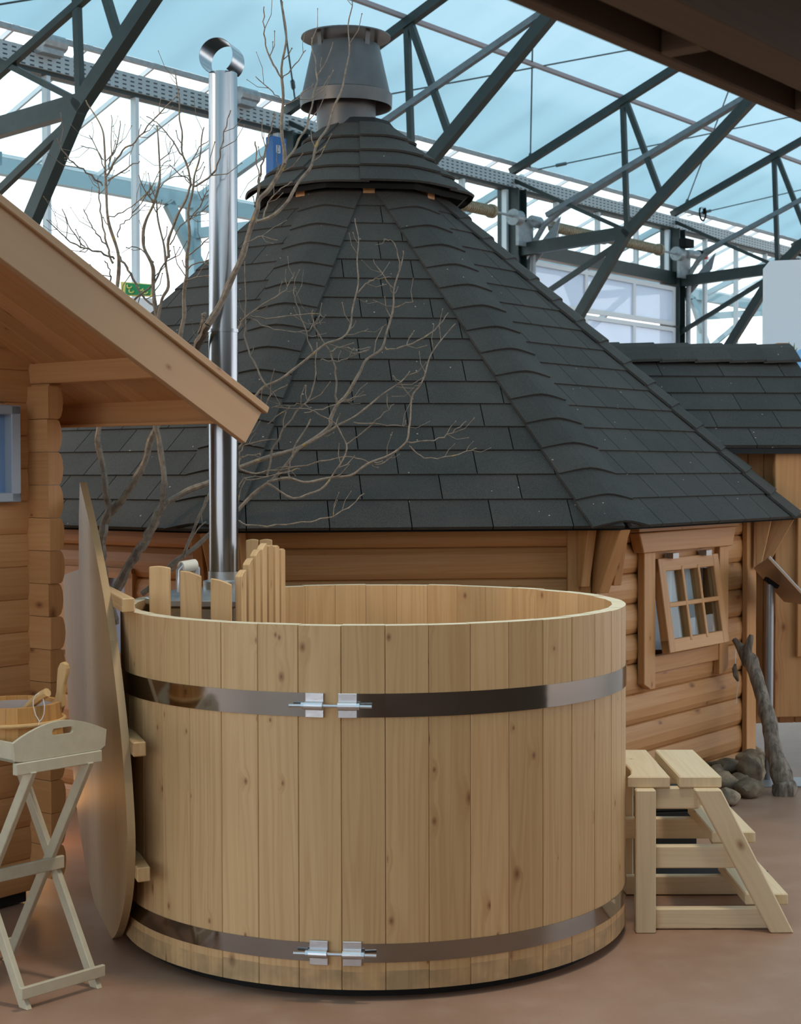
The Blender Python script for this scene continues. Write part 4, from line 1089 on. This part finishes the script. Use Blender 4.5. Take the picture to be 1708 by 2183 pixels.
# ---- information stand
sg = empty('sign_stand', V(1.80, 7.80, 0), 'slanted reading board on a slim grey pole right of the hut', 'sign stand')
MB().tube([V(1.802, 7.80, .006), V(1.805, 7.80, .965)], .019, 16).build('pole', 'poleg', sg, smooth=True)
MB().box(V(1.88, 7.74, .004), V(.14, .0, 0), V(0, .11, 0), Z*.004).build('foot_plate', 'poleg', sg, bev=.001)
qd = [at(1607, 1212, 7.95), at(1638, 1190, 7.60), at(1732, 1292, 7.70), at(1672, 1283, 8.05)]
pn_ = unit(np.cross(qd[1]-qd[0], qd[3]-qd[0])); pn_ = pn_ if pn_[2] > 0 else -pn_
MB().prism(qd, pn_*.010).build('board', 'signp', sg)
MB().prism([q+pn_*.0105 for q in qd], pn_*.004).build('board_face', plain('sign_face', srgb(190, 205, 215), .3), sg)
MB().box(V(1.812, 7.80, .972), V(.028, 0, -.02), V(0, .03, 0), V(.006, 0, .008)).build('bracket', 'black', sg)

# ---- black bundles behind the steps
blk = empty('shingle_pack', V(.97, 6.35, 0), 'stack of dark shingle packs on the floor behind the steps', 'shingle pack')
for i in range(4): MB().box(V(.97+.01*(i % 2), 6.35, .035+.07*i), (.14, .02, 0), (-.02, .24, 0), (0, 0, .034)).build('pack', 'felt', blk, bev=.004)
mt = MB(); mt.prism([V(.98+.40*math.cos(a*PI/10), 5.98+.15*math.sin(a*PI/10), .001) for a in range(20)], Z*.012)  # thin black oval lying flat on the floor
tag(mt.build('black_oval', 'black'), 'flat black oval on the floor behind the steps', 'mat')

# ---- things at the back
wp = MB().prism([at(1630, 572, 12.), at(1643, 556, 12.), at(1900, 545, 12.), at(1900, 900, 12.), at(1630, 900, 12.)], V(0, .05, 0)); tag(wp.build('partition_panel', 'whitepanel'), 'plain white upright panel behind the porch roof at right', 'panel')
e = empty('blue_banner', at(1720, 800, 11.), 'pale blue slanted banner beside the porch ridge at the right edge', 'banner')
MB().prism([at(1681, 758, 11.), at(1712, 742, 11.), at(1900, 742, 11.), at(1900, 1600, 11.), at(1790, 1600, 11.)], V(0, .02, 0)).build('sheet', 'skyblue', e)
wpst = empty('timber_post', at(1668, 740, 9.6), 'short timber post end showing above the porch ridge', 'post')
MB().prism([at(1655, 742, 9.6), at(1657, 731, 9.6), at(1681, 731, 9.6), at(1681, 742, 9.6)], V(0, .09, 0)).build('cap', 'hut', wpst, grain=X)
MB().prism([at(1672, 741, 9.62), at(1680, 741, 9.62), at(1680, 1000, 9.62), at(1672, 1000, 9.62)], V(0, .05, 0)).build('post', 'hut', wpst, grain=Z)
pl_ = empty('grass_plant', at(1688, 760, 10.), 'few green grass blades behind the porch ridge', 'plant')
for (x0, x1, y1) in ((1686, 1682, 728), (1688, 1691, 737), (1690, 1694, 731), (1687, 1684, 745), (1689, 1700, 741), (1688, 1683, 735)):
    MB().tube([at(x0, 775, 10.), at((x0+x1)/2+1, (760+y1)/2, 10.), at(x1, y1, 10.02)], [.006, .006, .001], 4).build('blade', 'leaf', pl_)
bn = empty('green_banner', at(292, 616, 11.), 'green and yellow printed banner strip beyond the cabin roof', 'banner')
MB().prism([at(257, 600, 11.), at(328, 606, 11.), at(326, 632, 11.), at(258, 630, 11.)], V(0, .03, 0)).build('strip', 'yellowp', bn)
MB().prism([at(268, 603, 10.99), at(322, 607, 10.99), at(320, 629, 10.99), at(267, 628, 10.99)], V(0, .008, 0)).build('print', 'greenp', bn)
for c in ((276, 610), (280, 620), (300, 615), (310, 622)): MB().tube([at(c[0]+5*math.cos(a*.5), c[1]+4*math.sin(a*.5), 10.98) for a in range(9)], .004, 5).build('print', 'yellowp', bn)
MB().prism([at(252, 633, 11.), at(330, 636, 11.), at(322, 780, 11.), at(250, 780, 11.)], V(0, .02, 0)).build('sheet', 'whitepanel', bn)
_p = at(288, 640, 11.05); MB().box(V(_p[0], _p[1], _p[2]/2), V(.02, 0, 0), V(0, .02, 0), Z*_p[2]/2).build('pole', 'galv', bn)

# ================================================================== BARE SHRUBS behind the tub
def shrub(name, base, label):
    return empty(name, base, label, 'shrub', 'bare shrubs between cabin and hut')
sA = shrub('bare_shrub', V(-1.15, 6.3, 0), 'bare shrub whose forked trunk rises beside the lid and spreads above the cabin roof')
sB = shrub('bare_shrub', V(-1.05, 6.2, 0), 'bare shrub leaning right behind the flue, its twigs spread over the hut roof')
rgb = random.Random(11)
def branch(par, pts, r0, r1, Y0, Y1, twigs=3, name='branch'):
    P0 = []; n = len(pts)
    cum = [0]
    for i in range(1, n): cum.append(cum[-1]+math.hypot(pts[i][0]-pts[i-1][0], pts[i][1]-pts[i-1][1]))
    T = cum[-1]
    P0 = [at(pts[i][0], pts[i][1], Y0+(Y1-Y0)*cum[i]/T) for i in range(n)]
    P, R = [], []
    ph_ = rgb.uniform(0, 9)
    for i in range(n-1):
        p0, p1, p2, p3 = P0[max(i-1, 0)], P0[i], P0[i+1], P0[min(i+2, n-1)]
        for k in range(4):
            t = k/4; f = (cum[i]+(cum[i+1]-cum[i])*t)/T
            q = .5*((2*p1)+(-p0+p2)*t+(2*p0-5*p1+4*p2-p3)*t*t+(-p0+3*p1-3*p2+p3)*t**3)
            jit = .003*np.array([math.sin(f*37+ph_), math.sin(f*29+2*ph_), math.sin(f*41+3*ph_)])
            P.append(q+jit); R.append((r0+(r1-r0)*f)*(1+.10*math.sin(f*60+ph_))*6.8/FPX)
    P.append(P0[-1]); R.append(r1*6.8/FPX)
    mb = MB().tube(P, R, 7 if r0 > 4 else 5)
    # buds and short side twigs
    for j in range(twigs):
        i = rgb.randrange(len(P)//3, len(P)-1); d = unit(P[i+1]-P[i]); sgn = rgb.choice((-1, 1))
        sd = unit(np.cross(d, V(.2, -1, .1)))*sgn
        L = rgb.uniform(.03, .13); r = max(min(R[i]*.6, .0022), .0012)
        q1 = P[i]+unit(d*.9+sd+V(0, rgb.uniform(-.6, .6), .3))*L*.5; q2 = q1+unit(d*1.2+sd*.5+V(0, rgb.uniform(-.5, .5), .5))*L*.5
        mb.tube([P[i], q1, q2, q2+unit(q2-q1)*.006], [r, r*.85, r*.7, r*1.5], 4)
    mb.build(name, 'bark', par, smooth=True)
def bs(par, rows):
    for row in rows: branch(par, *row)
bs(sA, [
 ([(246, 1330), (231, 1276), (219, 1215), (217, 1154), (224, 1115), (236, 1082)], 10, 9, 6.28, 6.28, 0, 'trunk'),
 ([(236, 1084), (226, 1049), (219, 995), (210, 944), (212, 908), (222, 820), (235, 740), (246, 660), (250, 613), (252, 555), (247, 517), (232, 470), (226, 433), (225, 386), (226, 344), (223, 311), (218, 281), (204, 248), (183, 213)], 7, 1.2, 6.28, 6.2, 4, 'branch'),
 ([(232, 1092), (264, 1061), (290, 1023), (308, 981), (318, 944), (336, 911), (352, 860), (356, 790), (345, 730), (331, 660), (328, 613), (326, 569), (306, 531), (306, 496), (314, 466), (328, 433), (338, 391), (341, 353), (340, 311), (334, 267)], 8, 1.2, 6.28, 6.1, 4),
 ([(230, 386), (267, 360), (298, 344)], 2, 1, 6.2, 6.15, 2), ([(226, 377), (249, 339), (263, 320), (288, 302), (326, 257), (380, 201)], 2.2, 1, 6.2, 6.05, 5),
 ([(232, 342), (249, 311), (256, 257)], 1.6, .9, 6.2, 6.22, 3), ([(220, 395), (185, 367), (155, 346), (134, 320), (122, 295)], 2, 1, 6.2, 6.05, 3),
 ([(240, 560), (236, 550), (225, 508), (216, 461), (211, 414), (209, 379)], 2.5, 1.2, 6.22, 6.3, 3), ([(244, 552), (215, 538), (181, 529), (150, 515), (124, 491), (99, 468)], 2.2, .9, 6.22, 6.0, 7),
 ([(230, 527), (206, 498), (192, 475), (178, 445)], 1.5, .9, 6.2, 6.1, 3), ([(181, 527), (153, 491), (132, 445)], 1.3, .8, 6.1, 6.0, 4),
 ([(232, 640), (236, 600), (232, 570), (223, 556)], 2, 1.2, 6.2, 6.15, 1), ([(252, 545), (270, 570), (287, 600), (305, 632), (330, 655)], 2.6, 2, 6.2, 6.2, 3),
 ([(228, 465), (262, 452), (300, 425), (330, 390)], 1.4, .8, 6.2, 6.1, 4), ([(250, 505), (258, 480), (282, 462), (312, 435)], 1.3, .8, 6.2, 6.1, 3),
 ([(226, 372), (215, 340), (190, 288)], 1.4, .9, 6.2, 6.15, 2), ([(222, 340), (200, 318), (172, 311)], 1.2, .8, 6.2, 6.15, 2), ([(232, 365), (238, 310), (237, 245)], 1.3, .8, 6.2, 6.2, 2),
 ([(328, 560), (300, 530), (268, 528)], 1.4, .9, 6.15, 6.15, 3), ([(328, 430), (312, 410), (296, 373)], 1.5, 1, 6.15, 6.1, 2), ([(335, 455), (322, 425), (318, 390)], 1.2, .8, 6.15, 6.1, 2),
 ([(340, 345), (362, 322), (372, 300)], 1.2, .8, 6.1, 6.1, 2), ([(338, 400), (370, 378), (405, 374)], 1.2, .8, 6.1, 6.1, 3), ([(284, 455), (320, 405), (345, 355), (365, 340)], 1.3, .8, 6.15, 6.1, 3),
])
bs(sB, [
 ([(232, 1300), (243, 1271), (278, 1201), (311, 1152), (334, 1103), (348, 1072)], 10, 8.5, 6.2, 6.2, 0, 'trunk'),
 ([(348, 1074), (350, 1042), (346, 981), (339, 932), (330, 904), (332, 850), (338, 780), (333, 700), (345, 640), (361, 609), (352, 564), (349, 513), (335, 461), (332, 426), (322, 396)], 6.5, 1.2, 6.2, 6.15, 4),
 ([(350, 1076), (381, 1058), (411, 1040), (444, 1028), (476, 1010), (508, 998), (545, 983), (624, 960), (666, 938), (701, 911), (704, 892), (720, 861), (742, 839), (765, 797), (780, 766), (815, 743), (826, 705), (838, 652), (841, 618), (853, 576), (860, 534)], 6, 1.1, 6.2, 6.25, 5),
 ([(356, 545), (359, 545), (363, 496), (384, 452), (403, 405), (408, 386), (391, 332), (387, 281), (382, 227), (379, 180), (371, 150)], 3.2, 1, 6.15, 6.0, 5),
 ([(281, 646), (328, 602), (356, 550)], 2.2, 1.6, 6.2, 6.15, 2),
 ([(380, 770), (385, 730), (391, 676), (395, 609), (398, 573), (403, 508), (403, 438), (413, 395), (420, 356), (429, 311), (435, 271)], 5, 1.1, 6.1, 6.0, 4),
 ([(413, 398), (445, 379), (464, 351), (478, 283), (492, 235)], 2, 1, 5.7, 5.62, 4), ([(398, 573), (425, 560), (452, 552)], 1.6, 1, 6.05, 6.0, 4), ([(403, 470), (425, 440), (445, 405)], 1.6, 1, 6.05, 6.0, 4),
 ([(395, 600), (430, 588), (460, 592)], 1.5, .9, 6.05, 6.0, 3), ([(363, 520), (395, 470), (430, 450), (455, 430)], 1.5, .9, 6.1, 6.0, 3), ([(405, 545), (430, 520), (450, 505)], 1.4, .9, 6.0, 5.95, 3),
 ([(391, 335), (360, 290), (335, 262), (312, 248)], 1.5, .9, 6.05, 6.0, 3), ([(400, 360), (420, 320), (445, 300)], 1.3, .8, 6.0, 5.95, 2), ([(408, 386), (385, 372), (360, 350)], 1.3, .8, 6.0, 5.95, 2),
 # stem that crosses in front of the flue
 ([(372, 850), (395, 790), (414, 748), (430, 717), (443, 692)], 7.6, 6.6, 6.12, 5.70, 1),
 ([(443, 692), (474, 639), (506, 569), (523, 523), (541, 470), (548, 445), (551, 424), (578, 399), (602, 360), (605, 328), (602, 277), (602, 200), (602, 148), (609, 70), (602, 3)], 6.4, 1.2, 5.70, 5.62, 5),
 ([(404, 800), (420, 735), (428, 700), (436, 682)], 4.5, 3, 6.05, 5.80, 1),
 ([(602, 165), (595, 158), (570, 109), (563, 60), (563, 14)], 1.8, 1, 5.6, 5.6, 3), ([(546, 474), (584, 457), (610, 433), (626, 408), (639, 386), (659, 360), (671, 328), (679, 303), (697, 271), (710, 238), (725, 197), (742, 133), (744, 53), (751, 2)], 3.4, 1, 5.63, 5.75, 5),
 ([(606, 350), (629, 313), (648, 280), (659, 251), (668, 206), (676, 162), (668, 110), (664, 80)], 2.4, .9, 5.62, 5.7, 4), ([(551, 420), (552, 386), (558, 354), (571, 303), (582, 254), (584, 240)], 2.2, 1, 5.62, 5.55, 3),
 ([(604, 165), (628, 140), (652, 107)], 1.2, .8, 5.62, 5.6, 1), ([(676, 162), (690, 140), (710, 90)], 1.2, .8, 5.7, 5.7, 1), ([(602, 215), (580, 195), (545, 163)], 1.2, .8, 5.62, 5.6, 2), ([(603, 225), (640, 205), (668, 178)], 1.2, .8, 5.62, 5.6, 2),
 ([(545, 300), (547, 340), (553, 380)], 1.4, 1, 5.6, 5.6, 1), ([(527, 515), (560, 505), (592, 512)], 1.3, .8, 5.64, 5.6, 2), ([(560, 470), (573, 430), (600, 402), (624, 388)], 1.6, .9, 5.64, 5.66, 2),
 # spray over the hut roof
 ([(301, 1267), (362, 1211), (393, 1182), (444, 1143), (480, 1110), (508, 1084), (571, 1029), (617, 983), (643, 953), (674, 934), (716, 911), (750, 892), (784, 865), (815, 842), (857, 812), (874, 791)], 5.5, 1.1, 6.15, 6.2, 4),
 ([(390, 1190), (397, 1173), (411, 1131), (428, 1096), (444, 1056), (470, 1000), (505, 960), (518, 945), (533, 911), (560, 873), (579, 842), (613, 820)], 3.6, 1, 6.12, 6.1, 4),
 ([(360, 1225), (385, 1190), (420, 1130), (440, 1112)], 2, 1.2, 6.1, 6.1, 1),
 ([(819, 740), (834, 745), (879, 732), (925, 705), (956, 667)], 2, .9, 6.25, 6.3, 3), ([(500, 990), (514, 1002), (545, 1008), (590, 1002), (636, 995), (723, 976), (769, 977), (790, 990), (820, 985), (840, 970)], 2.4, .8, 6.15, 6.2, 3),
 ([(571, 1026), (613, 1021), (647, 1027), (697, 1021), (746, 1012), (784, 991), (830, 968), (868, 943), (872, 907), (879, 850), (898, 816), (914, 770), (940, 724), (971, 690)], 3.2, 1, 6.15, 6.25, 4),
 ([(868, 943), (925, 938), (963, 922), (994, 898)], 1.6, .8, 6.22, 6.25, 3), ([(872, 950), (876, 953), (906, 976), (963, 972), (1016, 955)], 1.4, .8, 6.22, 6.25, 3),
 ([(571, 1030), (575, 1033), (624, 1061), (674, 1048), (704, 1021), (727, 987), (739, 949), (720, 911), (685, 884), (666, 875), (613, 869), (579, 869)], 2.4, .9, 6.15, 6.1, 4),
 ([(500, 1108), (510, 1113), (552, 1122), (628, 1116), (685, 1107), (731, 1090), (777, 1052)], 2, .9, 6.1, 6.1, 3),
 ([(520, 875), (539, 850), (567, 823), (609, 801), (666, 755), (697, 732), (739, 713), (750, 667), (761, 622), (763, 557), (763, 508), (757, 465)], 3.2, 1, 6.1, 6.2, 5),
 ([(567, 823), (548, 785), (524, 728), (524, 667), (522, 557)], 2, 1, 6.1, 6.1, 4), ([(505, 702), (508, 698), (529, 671), (590, 631), (609, 618), (628, 580)], 2.2, .9, 6.05, 6.1, 5),
 ([(531, 673), (583, 679), (663, 667), (693, 677)], 1.6, .8, 6.06, 6.1, 3), ([(531, 675), (571, 698), (628, 707), (663, 702), (668, 680)], 1.4, .8, 6.06, 6.1, 2),
 ([(666, 751), (647, 690), (628, 633), (630, 610)], 1.5, .8, 6.15, 6.15, 3), ([(718, 861), (716, 854), (716, 797), (704, 751), (682, 717), (666, 683), (668, 660)], 2, .9, 6.2, 6.15, 4),
 ([(663, 892), (628, 957), (617, 995), (617, 1021)], 1.8, 1.4, 6.15, 6.15, 2), ([(571, 1017), (579, 968), (594, 934), (621, 892), (663, 842), (672, 797), (674, 747), (676, 730)], 2.2, .9, 6.15, 6.1, 4),
 ([(739, 947), (773, 922), (811, 888), (841, 861)], 1.5, .8, 6.2, 6.22, 2), ([(754, 900), (811, 905), (857, 907), (866, 896)], 1.4, .8, 6.2, 6.22, 2), ([(841, 618), (819, 591), (796, 553)], 1.4, .8, 6.25, 6.22, 1),
 ([(763, 625), (780, 605), (800, 595), (834, 591)], 1.5, .9, 6.2, 6.22, 2), ([(879, 850), (857, 820), (838, 800)], 1.4, .9, 6.22, 6.2, 1), ([(898, 816), (880, 826), (845, 824)], 1.1, .8, 6.22, 6.2, 1),
 ([(853, 576), (848, 540), (838, 515), (818, 510)], 1.3, .8, 6.25, 6.22, 1), ([(838, 655), (818, 650), (796, 640)], 1.2, .8, 6.25, 6.22, 1), ([(840, 655), (862, 648), (882, 641)], 1.2, .8, 6.25, 6.25, 1), ([(739, 713), (765, 710), (785, 701)], 1.2, .8, 6.2, 6.2, 1),
 ([(704, 751), (725, 740), (760, 745), (790, 740)], 1.4, .8, 6.15, 6.2, 3), ([(682, 766), (720, 770), (755, 757), (790, 742)], 1.3, .8, 6.15, 6.2, 2), ([(510, 1000), (512, 965), (530, 945), (590, 937)], 1.6, .8, 6.1, 6.1, 2), ([(510, 975), (550, 968), (556, 969)], 1.1, .8, 6.1, 6.1, 1),
 ([(510, 1040), (520, 1020), (545, 1023), (620, 1003), (640, 1000)], 1.5, .9, 6.1, 6.12, 1), ([(505, 1075), (515, 1040), (525, 1020)], 1.4, .9, 6.1, 6.1, 1), ([(663, 870), (640, 860), (612, 872), (570, 905)], 1.2, .8, 6.12, 6.1, 2),
 ([(650, 880), (700, 868), (745, 850), (780, 842)], 1.3, .8, 6.14, 6.2, 3), ([(430, 690), (432, 675), (438, 668)], 3, 3.2, 5.68, 5.66, 0),
])

# ---- shade everything smooth-by-angle where flagged; keep the rest flat
for o in C.objects:
    if o.type == 'MESH' and o.data.polygons and o.data.polygons[0].use_smooth:
        try: o.data.set_sharp_from_angle(angle=math.radians(40))
        except Exception: pass
# put every Empty at the base of its thing without moving the parts
for o in list(C.objects):
    if o.type == 'EMPTY' and 'base' in o:
        b = Vector(o['base'][:]); del o['base']
        o.location = b
        for ch in o.children: ch.matrix_parent_inverse = Matrix.Translation(-b)
